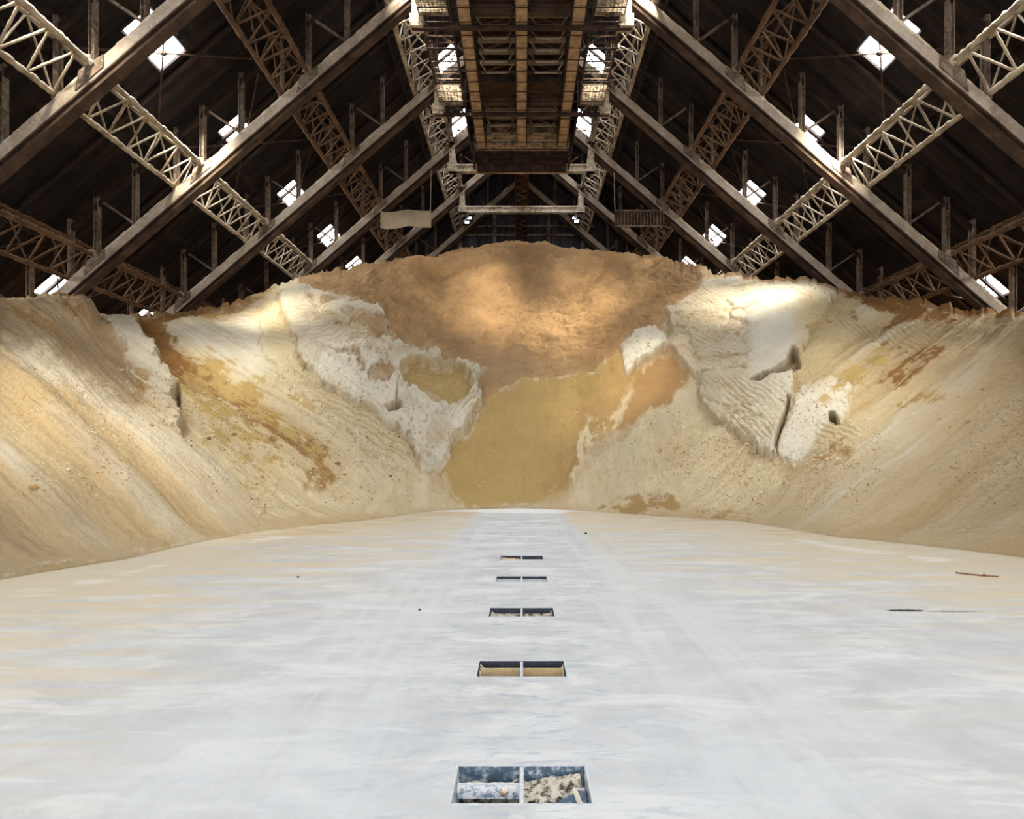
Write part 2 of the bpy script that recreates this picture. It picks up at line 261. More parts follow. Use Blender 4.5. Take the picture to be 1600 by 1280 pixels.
# ------------------------------------------------------------------ materials
class NT:
    def __init__(s, name):
        s.m = bpy.data.materials.new(name); s.m.use_nodes = True
        s.t = s.m.node_tree; s.n = s.t.nodes; s.b = s.n['Principled BSDF']
        s.co = s.n.new('ShaderNodeTexCoord').outputs['Object']
        s.geo = s.n.new('ShaderNodeNewGeometry')
    def put(s, sock, v):
        if isinstance(v, bpy.types.NodeSocket): s.t.links.new(v, sock)
        elif isinstance(v, (tuple, list)) and len(v) == 3 and sock.type == 'RGBA': sock.default_value = (*v, 1)
        else: sock.default_value = v
    def math(s, op, a, b=0.0, c=0.0, clamp=False):
        n = s.n.new('ShaderNodeMath'); n.operation = op; n.use_clamp = clamp
        for i, v in enumerate((a, b, c)): s.put(n.inputs[i], v)
        return n.outputs[0]
    def scale(s, v, k):
        n = s.n.new('ShaderNodeMapping'); s.put(n.inputs['Vector'], v); n.inputs['Scale'].default_value = k; return n.outputs[0]
    def noise(s, v, sc=1.0, det=4, rough=.55, dist=0.0):
        n = s.n.new('ShaderNodeTexNoise'); s.put(n.inputs['Vector'], v); n.inputs['Scale'].default_value = sc
        n.inputs['Detail'].default_value = det; n.inputs['Roughness'].default_value = rough; n.inputs['Distortion'].default_value = dist
        return n.outputs['Fac']
    def ramp(s, f, a, b):                    # smooth 0..1 between a and b
        n = s.n.new('ShaderNodeMapRange'); n.interpolation_type = 'SMOOTHSTEP'
        s.put(n.inputs['Value'], f); n.inputs['From Min'].default_value = a; n.inputs['From Max'].default_value = b
        return n.outputs['Result']
    def mix(s, f, a, b, mode='MIX'):
        n = s.n.new('ShaderNodeMix'); n.data_type = 'RGBA'; n.blend_type = mode
        s.put(n.inputs['Factor'], f); s.put(n.inputs['A'], a); s.put(n.inputs['B'], b)
        return n.outputs['Result']
    def sep(s, v):
        n = s.n.new('ShaderNodeSeparateXYZ'); s.put(n.inputs[0], v); return n.outputs
    def attr(s, name):
        n = s.n.new('ShaderNodeAttribute'); n.attribute_name = name; return n.outputs
    def bump(s, h, dist, strength=1.0):
        n = s.n.new('ShaderNodeBump'); s.put(n.inputs['Height'], h); n.inputs['Distance'].default_value = dist
        n.inputs['Strength'].default_value = strength; s.t.links.new(n.outputs[0], s.b.inputs['Normal'])
    def done(s, col, rough=.9, metal=0.0, spec=.2):
        s.put(s.b.inputs['Base Color'], col); s.put(s.b.inputs['Roughness'], rough)
        s.b.inputs['Metallic'].default_value = metal; s.b.inputs['Specular IOR Level'].default_value = spec
        return s.m

def dusty_steel(name, base, dark, dust, amount=.5):
    """painted steel, rust between, settled powder on what faces up"""
    t = NT(name); wp = t.geo.outputs['Position']
    n1 = t.noise(wp, 1.6, 5, .65); n2 = t.noise(wp, 9, 4, .7)
    c = t.mix(t.ramp(n1, .38, .62), dark, base)
    up = t.sep(t.geo.outputs['Normal'])[2]
    k = t.math('ADD', t.math('MULTIPLY', up, .75), t.math('MULTIPLY', t.math('SUBTRACT', n2, .5), 1.3))
    k = t.ramp(t.math('ADD', k, amount-.5), -.05, .45)
    c = t.mix(k, c, dust)
    t.bump(n2, .012, .6)
    return t.done(c, .85)

M = {}
M['steel'] = dusty_steel('dusty grey steel', (.20, .15, .115), (.085, .055, .038), (.46, .38, .29), .50)
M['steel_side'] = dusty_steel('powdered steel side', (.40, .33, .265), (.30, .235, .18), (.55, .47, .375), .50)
M['steel_pale'] = dusty_steel('lit powdered steel', (.46, .38, .285), (.22, .155, .10), (.80, .71, .57), .64)  # lightened to look lit, for girder rows under skylights and the crossbeams
M['steel_rust'] = dusty_steel('rusty steel', (.15, .082, .045), (.075, .04, .023), (.27, .17, .10), .5)  # rust tint, also darkened for the girder rows no skylight reaches
M['steel_dark'] = dusty_steel('dark rusty steel', (.035, .022, .017), (.018, .012, .010), (.06, .042, .032), .35)
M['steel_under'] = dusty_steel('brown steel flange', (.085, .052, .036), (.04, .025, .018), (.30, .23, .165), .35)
M['powder'] = dusty_steel('settled powder', (.60, .50, .385), (.44, .34, .24), (.72, .64, .52), .5)
M['powder_rust'] = dusty_steel('settled brown powder', (.36, .26, .18), (.24, .16, .10), (.44, .34, .25), .5)  # darker powder tone for the same unlit girder rows

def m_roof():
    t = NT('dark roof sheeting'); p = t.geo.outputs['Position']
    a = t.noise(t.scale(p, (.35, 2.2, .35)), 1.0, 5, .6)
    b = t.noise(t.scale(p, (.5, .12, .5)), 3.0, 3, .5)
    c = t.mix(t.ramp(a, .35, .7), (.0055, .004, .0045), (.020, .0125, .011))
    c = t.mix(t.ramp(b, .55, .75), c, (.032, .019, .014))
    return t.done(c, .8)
M['roof'] = m_roof()

def m_gable():
    t = NT('gable sheeting'); p = t.geo.outputs['Position']
    a = t.noise(t.scale(p, (3.0, 1, .2)), 1.0, 3)
    return t.done(t.mix(t.ramp(a, .3, .7), (.035, .030, .040), (.085, .07, .09)), .6)
M['gable'] = m_gable()

def m_emit(name, col, k):
    m = bpy.data.materials.new(name); m.use_nodes = True; nt = m.node_tree
    b = nt.nodes['Principled BSDF']; b.inputs['Base Color'].default_value = (.8, .8, .8, 1)
    b.inputs['Emission Color'].default_value = (*col, 1); b.inputs['Emission Strength'].default_value = k
    return m
M['sky_panel'] = m_emit('daylit roof panel', (.93, .97, 1.0), SKY_STRENGTH)
M['lamp'] = m_emit('lamp glass', (.6, .75, 1.0), 14)

def m_floor():
    t = NT('powdered concrete floor'); p = t.geo.outputs['Position']; x, y, z = t.sep(p)
    big = t.noise(p, .33, 4, .6, .6); mid = t.noise(p, 1.7, 6, .65, .4); fine = t.noise(p, 22, 4, .7)
    streak = t.noise(t.scale(p, (.75, 2.2, 1)), 1.1, 7, .68, .7)
    c = t.mix(t.ramp(mid, .3, .7), (.52, .515, .51), (.63, .625, .615))
    c = t.mix(t.ramp(streak, .48, .66), c, (.71, .70, .68))
    c = t.mix(t.math('MULTIPLY', t.ramp(streak, .50, .28), .45), c, (.49, .49, .505))
    # wheel tracks running up to the heap
    ax = t.math('ABSOLUTE', t.math('ADD', x, t.math('MULTIPLY', t.math('SUBTRACT', big, .5), .5)))
    tracks = t.noise(t.scale(p, (5.0, .22, 1)), 1.0, 5, .6, .4)
    band = t.math('MULTIPLY', t.ramp(ax, .5, .95), t.ramp(ax, 2.5, 1.6))
    c = t.mix(t.math('MULTIPLY', band, t.ramp(tracks, .35, .75)), c, (.64, .64, .64))
    c = t.mix(t.math('MULTIPLY', band, t.math('MULTIPLY', t.ramp(tracks, .48, .3), .5)), c, (.56, .565, .575))
    # scraped blue grey concrete between and around the hoppers
    cx = t.ramp(t.math('ABSOLUTE', x), 1.5, .2)
    sc = t.noise(t.scale(p, (1.2, 4.2, 1)), 2.4, 7, .75, .5)
    c = t.mix(t.math('MULTIPLY', t.math('MULTIPLY', cx, t.ramp(sc, .50, .66)), .75), c, (.36, .41, .48))
    sc2 = t.noise(t.scale(p, (1.0, 3.0, 1)), 2.0, 8, .8)
    c = t.mix(t.math('MULTIPLY', t.ramp(sc2, .57, .72), .35), c, (.40, .43, .48))
    # sand film (attribute) broken up by noise
    sand = t.attr('sand')[2]; gold = t.attr('gold')[2]; white = t.attr('white')[2]
    sn = t.noise(t.scale(p, (.30, 1.9, 1)), 1.3, 7, .7, .8)
    k = t.ramp(t.math('MULTIPLY', sand, t.math('ADD', 1.0, t.math('MULTIPLY', t.math('SUBTRACT', sn, .5), 4.2))), .22, .85)
    c = t.mix(t.math('MULTIPLY', k, .85), c, (.66, .55, .375))
    sn2 = t.noise(t.scale(p, (.35, 1.5, 1)), 1.6, 7, .7, .6)
    k2 = t.ramp(t.math('ADD', gold, t.math('MULTIPLY', t.math('SUBTRACT', sn2, .5), 2.8)), .45, .9)
    c = t.mix(t.math('MULTIPLY', k2, .8), c, (.58, .40, .22))
    c = t.mix(t.ramp(t.math('ADD', white, t.math('MULTIPLY', t.math('SUBTRACT', streak, .5), .9)), .4, .8), c, (.84, .825, .80))
    # thin crust edge crossing the floor in front of the second hopper
    wob = t.math('MULTIPLY', t.math('SUBTRACT', t.noise(t.scale(p, (1, .1, 1)), .8, 4), .5), .35)
    rx = t.math('MAXIMUM', t.math('SUBTRACT', x, 1.0), 0.0)
    ln = t.math('SUBTRACT', t.math('ADD', t.math('ADD', y, wob), t.math('MULTIPLY', t.math('MINIMUM', rx, 1.2), .9)), 4.70)
    edge = t.math('MULTIPLY', t.ramp(t.math('ABSOLUTE', ln), .045, .005), .55)
    c = t.mix(edge, c, (.58, .56, .52))
    c = t.mix(t.math('MULTIPLY', t.ramp(ln, .0, -.35), .12), c, (.62, .66, .72))
    # wet black patch on the right
    dx = t.math('DIVIDE', t.math('SUBTRACT', x, 4.14), .24); dy = t.math('DIVIDE', t.math('SUBTRACT', y, 7.60), .055)
    dd = t.math('ADD', t.math('MULTIPLY', dx, dx), t.math('MULTIPLY', dy, dy))
    dd = t.math('ADD', dd, t.math('MULTIPLY', t.math('SUBTRACT', fine, .5), 3.0))
    c = t.mix(t.ramp(dd, 1.1, .5), c, (.03, .032, .038))
    dx = t.math('DIVIDE', t.math('SUBTRACT', x, 4.65), .33); dy = t.math('DIVIDE', t.math('SUBTRACT', y, 7.55), .03)
    dd = t.math('ADD', t.math('MULTIPLY', dx, dx), t.math('MULTIPLY', dy, dy))
    dd = t.math('ADD', dd, t.math('MULTIPLY', t.math('SUBTRACT', fine, .5), 3.5))
    c = t.mix(t.ramp(dd, 1.1, .3), c, (.20, .21, .17))
    c = t.mix(t.math('MULTIPLY', t.ramp(fine, .58, .75), .25), c, (.42, .43, .45))
    hgt = t.math('ADD', t.math('MULTIPLY', mid, .5), t.math('MULTIPLY', fine, .25))
    t.bump(hgt, .03, .5)
    return t.done(c, .8)
M['floor'] = m_floor()

def m_heap():
    t = NT('heaped powder'); p = t.geo.outputs['Position']
    col = t.attr('tint')[0]
    f1 = t.noise(p, 5.5, 7, .7); f2 = t.noise(p, 30, 4, .7)
    c = t.mix(t.math('MULTIPLY', t.ramp(f1, .52, .72), .30), col, t.mix(1.0, col, (.72, .60, .46), 'MULTIPLY'))
    c = t.mix(t.math('MULTIPLY', t.ramp(f2, .60, .76), .30), c, t.mix(1.0, c, (.70, .58, .42), 'MULTIPLY'))
    t.bump(t.math('ADD', t.math('MULTIPLY', f1, .7), t.math('MULTIPLY', f2, .25)), .24, .85)
    return t.done(c, .95, spec=.08)
M['heap'] = m_heap()

def m_simple(name, a, b, sc=3, lo=.35, hi=.65, rough=.85, bump=.01, spec=.2, metal=0.0):
    t = NT(name); p = t.geo.outputs['Position']; n = t.noise(p, sc, 6, .7)
    if bump: t.bump(n, bump, .7)
    return t.done(t.mix(t.ramp(n, lo, hi), a, b), rough, metal, spec)
M['clod_pale'] = m_simple('pale clod', (.74, .64, .46), (.60, .47, .29), 12)
M['clod_tan'] = m_simple('tan clod', (.55, .38, .19), (.42, .26, .11), 12)
M['clod_rust'] = m_simple('rust brown clod', (.36, .20, .08), (.26, .13, .05), 12)
M['chute'] = m_simple('blue grey chute steel', (.055, .105, .165), (.50, .56, .62), 17, .47, .66, .45, .006, .5)
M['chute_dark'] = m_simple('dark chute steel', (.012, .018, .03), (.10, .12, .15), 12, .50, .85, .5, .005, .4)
M['chute_plate'] = m_simple('caked steel plate', (.16, .23, .32), (.72, .73, .74), 24, .40, .56, .5, .01, .4)
M['chute_sand'] = m_simple('caked sand in the chute', (.70, .63, .52), (.07, .055, .05), 16, .46, .62, .95, .03)
M['chute_tan'] = m_simple('tan sand in the chute', (.62, .46, .27), (.45, .31, .17), 10, .4, .7, .95, .02)
M['rim'] = m_simple('hopper rim', (.66, .67, .69), (.48, .50, .53), 20, .4, .7, .7, .004)
M['girder'] = m_simple('tan dusty girder', (.44, .31, .19), (.26, .17, .105), 4, .4, .65, .85)
M['gal_dark'] = m_simple('gallery dark steel', (.022, .014, .011), (.075, .042, .03), 3, .4, .7, .7)
M['gal_red'] = m_simple('gallery rust boards', (.07, .035, .025), (.022, .013, .011), 3, .4, .65, .8)
M['gal_tray'] = m_simple('caked gallery floor', (.40, .32, .23), (.11, .07, .045), 3.5, .42, .62, .85)
M['sheet'] = m_simple('tan hanging sheet', (.42, .34, .24), (.34, .27, .185), 3, .3, .7, .8)
M['stick'] = m_simple('rusted strip', (.35, .19, .09), (.18, .09, .05), 20)

# ------------------------------------------------------------------ floor with the hopper openings
BA = np.array(BASE); CR = np.array(CREST)
HOP_Y = [3.615, 5.55, 7.515, 9.49, 11.43]
HW, HD = .342, .205
def base_r(phi):
    """distance of the heap's foot for a bearing in degrees"""
    a = np.interp(phi, BA[:, 0], BA[:, 1])
    s = np.maximum(np.abs(np.sin(np.radians(phi))), .2)
    a = np.where(phi < BA[0, 0], 7.22/s, a)
    return np.where(phi > BA[-1, 0], 8.34/s, a)

def build_floor():
    xs = list(np.arange(-26, -9.9, 1.0)) + list(np.arange(-9.5, 9.6, .16)) + list(np.arange(10, 26.1, 1.0)) + [-HW, HW]
    ys = list(np.arange(-28, 1, 2.0)) + list(np.arange(1.5, 24, .12)) + list(np.arange(24, 50, 2.0))
    for h in HOP_Y:
        ys = [q for q in ys if abs(q-(h-HD)) > .04 and abs(q-(h+HD)) > .04] + [h-HD, h+HD]
    xs = [q for q in xs if min(abs(abs(q)-HW), 1) > .05 or abs(abs(q)-HW) < 1e-9]
    xs = np.array(sorted(set(np.round(xs, 5)))); ys = np.array(sorted(set(np.round(ys, 5))))
    X, Y = np.meshgrid(xs, ys); nx, ny = len(xs), len(ys)
    co = np.stack([X.ravel(), Y.ravel(), 0*X.ravel()], 1)
    i, j = np.meshgrid(np.arange(nx-1), np.arange(ny-1)); i = i.ravel(); j = j.ravel()
    cx = (xs[i]+xs[i+1])/2; cy = (ys[j]+ys[j+1])/2
    keep = np.ones(len(i), bool)
    for h in HOP_Y: keep &= ~((np.abs(cx) < HW) & (np.abs(cy-h) < HD))
    i = i[keep]; j = j[keep]; a = j*nx+i
    me = grid_mesh('floor', co, np.stack([a, a+1, a+nx+1, a+nx], 1), False)
    x, y = co[:, 0], co[:, 1]; phi = np.degrees(np.arctan2(x, np.maximum(y, .01))); R = np.hypot(x, y)
    d = base_r(phi)-R
    sand = np.exp(-np.maximum(d, 0)/7.0)*1.05+.12*sstep(5, 12, y)
    lane = sstep(1.5, .9, np.abs(x-.05*(y-12)*0))*sstep(7, 14, y)
    sand = sand*(1-.75*lane)
    gold = np.exp(-((d-1.6)/1.8)**2)*.62*(1-lane)*sstep(11, 15, y)
    white = .75*np.exp(-((y-20.7)/.6)**2)*sstep(7, 3, np.abs(x)) + .6*np.exp(-((d-2.1)/.8)**2)*sstep(2, 4, np.abs(x))*sstep(-2, 2, fbm(x*.2, y*.8)*4)
    white += .45*lane*sstep(8, 14, y)
    for nm, v in (('sand', sand), ('gold', gold), ('white', white)):
        me.attributes.new(nm, 'FLOAT', 'POINT').data.foreach_set('value', v.astype(np.float32))
    me.materials.append(M['floor'])
    o = bpy.data.objects.new('floor', me); COL.objects.link(o); tag(o, kind='structure')

def grid_mesh(name, co, faces, smooth=True):
    me = bpy.data.meshes.new(name)
    me.vertices.add(len(co)); me.vertices.foreach_set('co', co.astype(np.float32).ravel())
    n = len(faces); me.loops.add(n*4); me.loops.foreach_set('vertex_index', faces.astype(np.int32).ravel())
    me.polygons.add(n); me.polygons.foreach_set('loop_start', np.arange(n, dtype=np.int32)*4)
    me.polygons.foreach_set('loop_total', np.full(n, 4, np.int32))
    me.polygons.foreach_set('use_smooth', np.full(n, smooth, bool))
    me.update(calc_edges=True); me.validate()
    return me
build_floor()

# ------------------------------------------------------------------ the heap
COLORS = dict(
    base=(.68, .565, .41), tan=(.60, .475, .32), greytan=(.46, .36, .26), pale=(.74, .665, .54), cream=(.77, .70, .55), white=(.83, .79, .71),
    crust=(.755, .70, .59), ribbed=(.735, .655, .50), brown=(.50, .335, .20), rosebrown=(.47, .34, .23),
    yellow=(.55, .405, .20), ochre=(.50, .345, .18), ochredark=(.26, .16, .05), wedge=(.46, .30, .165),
    rust=(.35, .19, .085), rustochre=(.40, .245, .105), taluschre=(.52, .365, .19), sandgold=(.62, .48, .26), gold=(.60, .45, .22), paleyellow=(.72, .61, .42))

_ph = np.linspace(-45, 45, 721)
def _smooth(col, w):
    v = np.interp(_ph, CR[:, 0], CR[:, col]); k = np.hanning(w); k /= k.sum()
    return np.convolve(np.pad(v, w//2, mode='edge'), k, 'valid')[:len(_ph)]
CS_R, CS_Z = _smooth(1, 61), _smooth(2, 61)
def crest_rz(phi, u=1.0):
    """brow of the heap; its short steps fade out further down the slope"""
    k = sstep(.72, .96, u)
    r = np.interp(phi, CR[:, 0], CR[:, 1])*k+np.interp(phi, _ph, CS_R)*(1-k)
    z = np.interp(phi, CR[:, 0], CR[:, 2])*k+np.interp(phi, _ph, CS_Z)*(1-k)
    s = np.maximum(np.abs(np.sin(np.radians(phi))), .2)
    r = np.where(phi < CR[0, 0], 14.82/s, r); r = np.where(phi > CR[-1, 0], 14.62/s, r)
    return r, z

def profile(u, phi):
    c = np.interp(u, [0, .08, .4, .85, 1], [0, .04, .36, .93, 1]); s = np.interp(u, [0, .1, .5, .9, 1], [0, .05, .44, .90, 1])
    w = np.clip((np.abs(phi)-8)/8, 0, 1)
    return c*(1-w)+s*w

KX, KU = 19.3, 340.0                        # how a bearing and a height share compare in size
def heap_points(phi, u):
    """smooth heap: bearing and share of the way from foot to crest (over 1 = behind the crest)"""
    rb = base_r(phi); rc, zc = crest_rz(phi, u)
    R = rb+(rc-rb)*u
    z = zc*profile(np.clip(u, 0, 1), phi)
    over = np.maximum(R-rc, 0)
    z = np.where(u > 1, zc-.12*over, z)
    a = np.radians(phi); x = R*np.sin(a); y = R*np.cos(a)
    z = np.minimum(z, 22.3-.863*np.abs(x)-1.0)
    z = np.where(u < 0, 0.004*1.0, z)
    return x, y, np.maximum(z, 0.002), R

def seg_dist(px, py, poly):
    """signed distance, positive inside"""
    d = np.full(px.shape, 1e9); ins = np.zeros(px.shape, bool)
    for k in range(len(poly)):
        ax, ay = poly[k]; bx, by = poly[(k+1) % len(poly)]
        ex, ey = bx-ax, by-ay; L = ex*ex+ey*ey+1e-12
        t = np.clip(((px-ax)*ex+(py-ay)*ey)/L, 0, 1)
        d = np.minimum(d, np.hypot(px-ax-t*ex, py-ay-t*ey))
        cr = ((ay > py) != (by > py)) & (px < (bx-ax)*(py-ay)/(by-ay+1e-12)+ax)
        ins ^= cr
    return np.where(ins, d, -d)

def heap_surface(phi, u):
    shp = np.shape(phi); phi = np.ravel(phi).astype(float); u = np.ravel(u).astype(float)
    x, y, z, R = heap_points(phi, u)
    a = np.radians(phi)
    qx, qy = phi*KX, u*KU
    side = sstep(9, 17, np.abs(phi)); win = sstep(0, .08, u); left = phi < 0
    # rills that run down the fall line: slanting across the hall on the flanks, along it at the back
    fl = y-.42*np.abs(x)+.5*vn(x*.15, y*.15, 1.0)
    ra = fbm(fl*1.1, np.abs(x)*.13+np.where(left, 0, 50), 3.3, 5, .55); rb_ = fbm(x*.7, y*.14+z*.1, 8.1, 5, .55)
    rill = ra*side+rb_*(1-side)
    fa = fbm(fl*5.5, np.abs(x)*.42+np.where(left, 0, 50), 13.3, 4, .62); fb = fbm(x*3.0, y*.5, 18.1, 4, .6)
    fine = fa*side+fb*(1-side)
    lump = fbm(x*.32, y*.32, z*.32, 4); small = fbm(x*2.2, y*2.2, z*2.2, 4, .6); mid = fbm(x*1.1, y*1.1, z*1.1+3, 3)
    c = {k: np.array(v)*((1.08, 1.04, .95) if k in ('white', 'crust', 'pale') else (1.08, 1.01, .84)) for k, v in COLORS.items()}
    col = np.zeros((len(x), 3))+c['base']
    def lay(k, name):
        nonlocal col
        k = np.clip(k, 0, 1)[:, None]; col = col*(1-k)+c[name]*k
    far = sstep(26, 33, np.abs(phi))
    lay(sstep(.0, .4, rill+.25*fine)*.7, 'pale'); lay(sstep(.16, .5, fine*.6+.6*rill)*.55, 'white')
    lay(sstep(.05, -.4, rill+.3*fine)*.8, 'tan'); lay(sstep(-.2, -.55, fine*.7+.4*rill)*.4, 'ochre')
    lay(far*.55*sstep(-.5, .2, lump+.5*rill), 'greytan')
    lay(sstep(.10, .0, u)*.5, 'tan')
    wx = fbm(qx*.02, qy*.02, 2.2, 5, .62); wy = fbm(qx*.02+40, qy*.02, 7.2, 5, .62)
    wf = fbm(qx*.11, qy*.11, 5.5, 4, .6); wg = fbm(qx*.30, qy*.30, 1.5, 3, .6)
    rel = np.zeros(len(x)); crustm = np.zeros(len(x)); ribm = np.zeros(len(x)); brownm = np.zeros(len(x)); sharp = np.zeros(len(x))
    for (nm, cn, soft, warp, relief, pts) in PATCHES:
        poly = [(p*KX, v*KU) for p, v in pts]
        if nm in ('back cliff', 'crest brown cap', 'left block face'):
            poly = [(p, q if q < .985*KU else 1.9*KU) for p, q in poly]
        bx0 = min(p for p, q in poly)-50; bx1 = max(p for p, q in poly)+50
        by0 = min(q for p, q in poly)-50; by1 = max(q for p, q in poly)+50
        S = np.nonzero((qx > bx0) & (qx < bx1) & (qy > by0) & (qy < by1))[0]
        if not len(S): continue
        wk = min(warp, 8)
        px = qx[S]+wx[S]*warp*1.6+wf[S]*wk*.8+wg[S]*wk*.25; py = qy[S]+wy[S]*warp*1.6+wf[S]*wk*.7+wg[S]*wk*.25
        d = seg_dist(px, py, poly)
        m = sstep(-soft, soft, d); brk = m
        if cn == 'rustochre': brk = sstep(-.25, .1, d/(soft*3)+fine[S]*1.0+small[S]*.7+.25)*sstep(-soft*3, soft*.3, d)
        elif cn in ('rust', 'ochre', 'gold') and soft > 2:      # ragged, broken by the rills
            e = fine[S]*1.3+small[S]*1.0+wf[S]*.5
            brk = sstep(-.12, .22, d/(soft*3.5)+e-.12)*sstep(-soft*2.5, soft*.5, d)
        if nm == 'brown field': brk = m*sstep(-.28, .02, fine[S]+.6*small[S]+.5*wf[S])
        elif nm == 'talus white run': brk = sstep(-.02, .2, small[S]*.7+fine[S]*1.0+wf[S]*.5+.08)*m
        elif nm in ('left cream body', 'right cream body'): brk = m*(.40+.6*sstep(-.2, .3, fine[S]+.3*small[S]))
        elif nm == 'left white field': brk = m*(.5+.5*sstep(-.3, .2, fine[S]))
        if not cn: brk = 0*d
        cc = c[cn or 'base']*(1+.12*mid[S][:, None])
        if cn == 'brown': cc = cc*(1+.30*lump[S][:, None]+.20*small[S][:, None]*np.array([1, .9, .7])); brownm[S] = np.maximum(brownm[S], m)
        col[S] = col[S]*(1-brk[:, None])+cc*brk[:, None]
        if relief:
            w = 2.2 if abs(relief) > .1 else soft
            ed = sstep(-w*.5, w*.8, d)
            rel[S] = rel[S]*(1-ed)+relief*ed if relief < -.2 else rel[S]+relief*ed
            if abs(relief) > .05:            # thin pale broken lip where a crust ends
                lip = np.exp(-((d-2)/2.5)**2)*.5*sstep(-.1, .3, wf[S]); col[S] = col[S]*(1-lip[:, None])+c['white']*lip[:, None]
                und = np.exp(-((d+2.5)/2.2)**2)*.55*sstep(-.15, .25, wg[S]+wf[S]) if relief > 0 else 0*d
                col[S] = col[S]*(1-und[:, None])+c['ochre']*und[:, None]
        if cn == 'crust': crustm[S] = np.maximum(crustm[S], m)
        if cn in ('ribbed', 'crust'): ribm[S] = np.maximum(ribm[S], m*(1.0 if cn == 'ribbed' else .8))
        if nm in ('right smooth face', 'right white lobe', 'left white lobe', 'crust hollow', 'right overhang lip'):
            ribm[S] *= 1-m; crustm[S] *= 1-.5*m
        if cn in ('yellow', 'brown'): crustm[S] *= 1-m; ribm[S] *= 1-m
    # scoop ribs: thin ledges left by the bucket, in sets that lean different ways
    rk = np.zeros(len(x)); rib = np.zeros(len(x))
    gate = sstep(-.35, .1, fbm(x*.45, y*.45, z*.45+9, 3))
    for (pts, ang, sp, st) in RIBS:
        poly = [(p*KX, v*KU) for p, v in pts]; aa = math.radians(ang)
        S = np.nonzero((qx > min(p for p, q in poly)-30) & (qx < max(p for p, q in poly)+30) & (qy > min(q for p, q in poly)-30) & (qy < max(q for p, q in poly)+30))[0]
        if not len(S): continue
        d = seg_dist(qx[S]+wx[S]*12+wf[S]*6, qy[S]+wy[S]*12+wf[S]*5, poly)
        m = sstep(-4, 8, d)*st*gate[S]
        phs = (qx[S]*math.sin(aa)+qy[S]*math.cos(aa)+9*wx[S]+1.2*wf[S]+.5*wg[S])/sp
        r = sstep(-.1, .95, np.sin(phs*2*math.pi)+.35*wg[S])
        keep = m > rk[S]; K = S[keep]; rk[K] = m[keep]; rib[K] = r[keep]
    lay(rk*rib*.48, 'ochre')
    lay(crustm*sstep(.2, .45, lump+.5*small)*.35, 'tan')
    lay(crustm*sstep(.05, .4, -lump+.4*small)*.6, 'white')
    thin = 1-np.abs(fbm(x*.8, y*.5+z*.4, z*.9, 5, .6))*14
    lay(np.maximum(thin, 0)*crustm*sstep(-.1, .3, lump)*.6, 'ochre')
    spk = vn(qx*.35, qy*.35, 4.0)*.6+vn(qx*.8, qy*.8, 6.0)*.5
    field = sstep(-.1, .35, fbm(qx*.012, qy*.012, 9.0, 3))
    lay(sstep(.50, .60, spk)*field*(u < 1)*(1-brownm)*.75, 'ochre')
    lay(sstep(.62, .72, spk)*field*sstep(9, 12, np.abs(phi))*(u < 1)*.6, 'rust')
    # brown soil along the very top
    lay(sstep(.945, .98, u+.02*small)*.8*sstep(-.5, .0, lump+.3)*np.where((phi > -21) & (phi < 16), 0, 1), 'rust')
    # relief
    h = rel+win*(.26*rill*(1-.6*crustm)+.04*fine*(1-.5*crustm)+.30*lump*(.5+brownm)+.085*small*(1+.8*brownm))
    rug = 1-np.abs(fbm(x*.5, y*.35+z*.3, z*.5, 5, .6))*2.2
    h = h+brownm*.22*(rug-.55)*win
    crk = 1-np.abs(fbm(x*.55, y*.55, z*.9, 4, .55))*9
    h = h-.16*np.maximum(crk, 0)*crustm*win*sstep(0, .3, lump+.1)
    h = h+rk*.045*(.5-rib)
    h = (h-rel)*sstep(0, .05, u)+rel*sstep(.01, .16, u)
    top = sstep(.90, 1.0, u)
    h = h*(1-.92*top)
    sx = -np.sin(a)*.78*h; sy = -np.cos(a)*.78*h
    x2 = x+sx; y2 = y+sy; z2 = z+.62*h+top*(.10*vn(phi*1.7, 3.0)+.07*vn(phi*6, 1.0))
    z2 = np.where(u <= 0.0, np.minimum(z2, .004), np.maximum(z2, .004))
    return x2.reshape(shp), y2.reshape(shp), z2.reshape(shp), col.reshape(shp+(3,))

def build_heap():
    pa = np.concatenate([np.linspace(-150, -41, 90, endpoint=False), np.linspace(-41, 41, 1250), np.linspace(41, 150, 91)[1:]])
    ua = np.concatenate([[-.03], np.linspace(0, 1.0, 600), np.linspace(1.0, 2.4, 50)[1:]])
    P, U = np.meshgrid(pa, ua)
    x, y, z, col = heap_surface(P, U)
    keep_y = np.clip(y, -27.5, 48.3); keep_x = np.clip(x, -24.6, 24.6)
    co = np.stack([keep_x.ravel(), keep_y.ravel(), z.ravel()], 1)
    nx, ny = len(pa), len(ua)
    i, j = np.meshgrid(np.arange(nx-1), np.arange(ny-1)); a = (j*nx+i).ravel()
    f = np.stack([a, a+nx, a+nx+1, a+1], 1)
    q = co[f]                               # drop cells flattened against the end walls
    ext = np.ptp(q[:, :, 1], 1)+np.ptp(q[:, :, 0], 1)
    flat = (np.ptp(q[:, :, 1], 1) < 1e-6) | (np.ptp(q[:, :, 0], 1) < 1e-6)
    f = f[(~flat) & (ext > 1e-5)]
    me = grid_mesh('powder_heap', co, f, True)
    at = me.color_attributes.new('tint', 'FLOAT_COLOR', 'POINT')
    rgba = np.ones((len(co), 4), np.float32); rgba[:, :3] = np.clip(col.reshape(-1, 3), .01, .92)
    at.data.foreach_set('color', rgba.ravel())
    me.materials.append(M['heap'])
    o = bpy.data.objects.new('powder_heap', me); COL.objects.link(o)
    tag(o, 'huge bowl-shaped heap of cream, ochre and brown powder filling the far end and both sides of the hall', 'heap', kind='stuff')
build_heap()

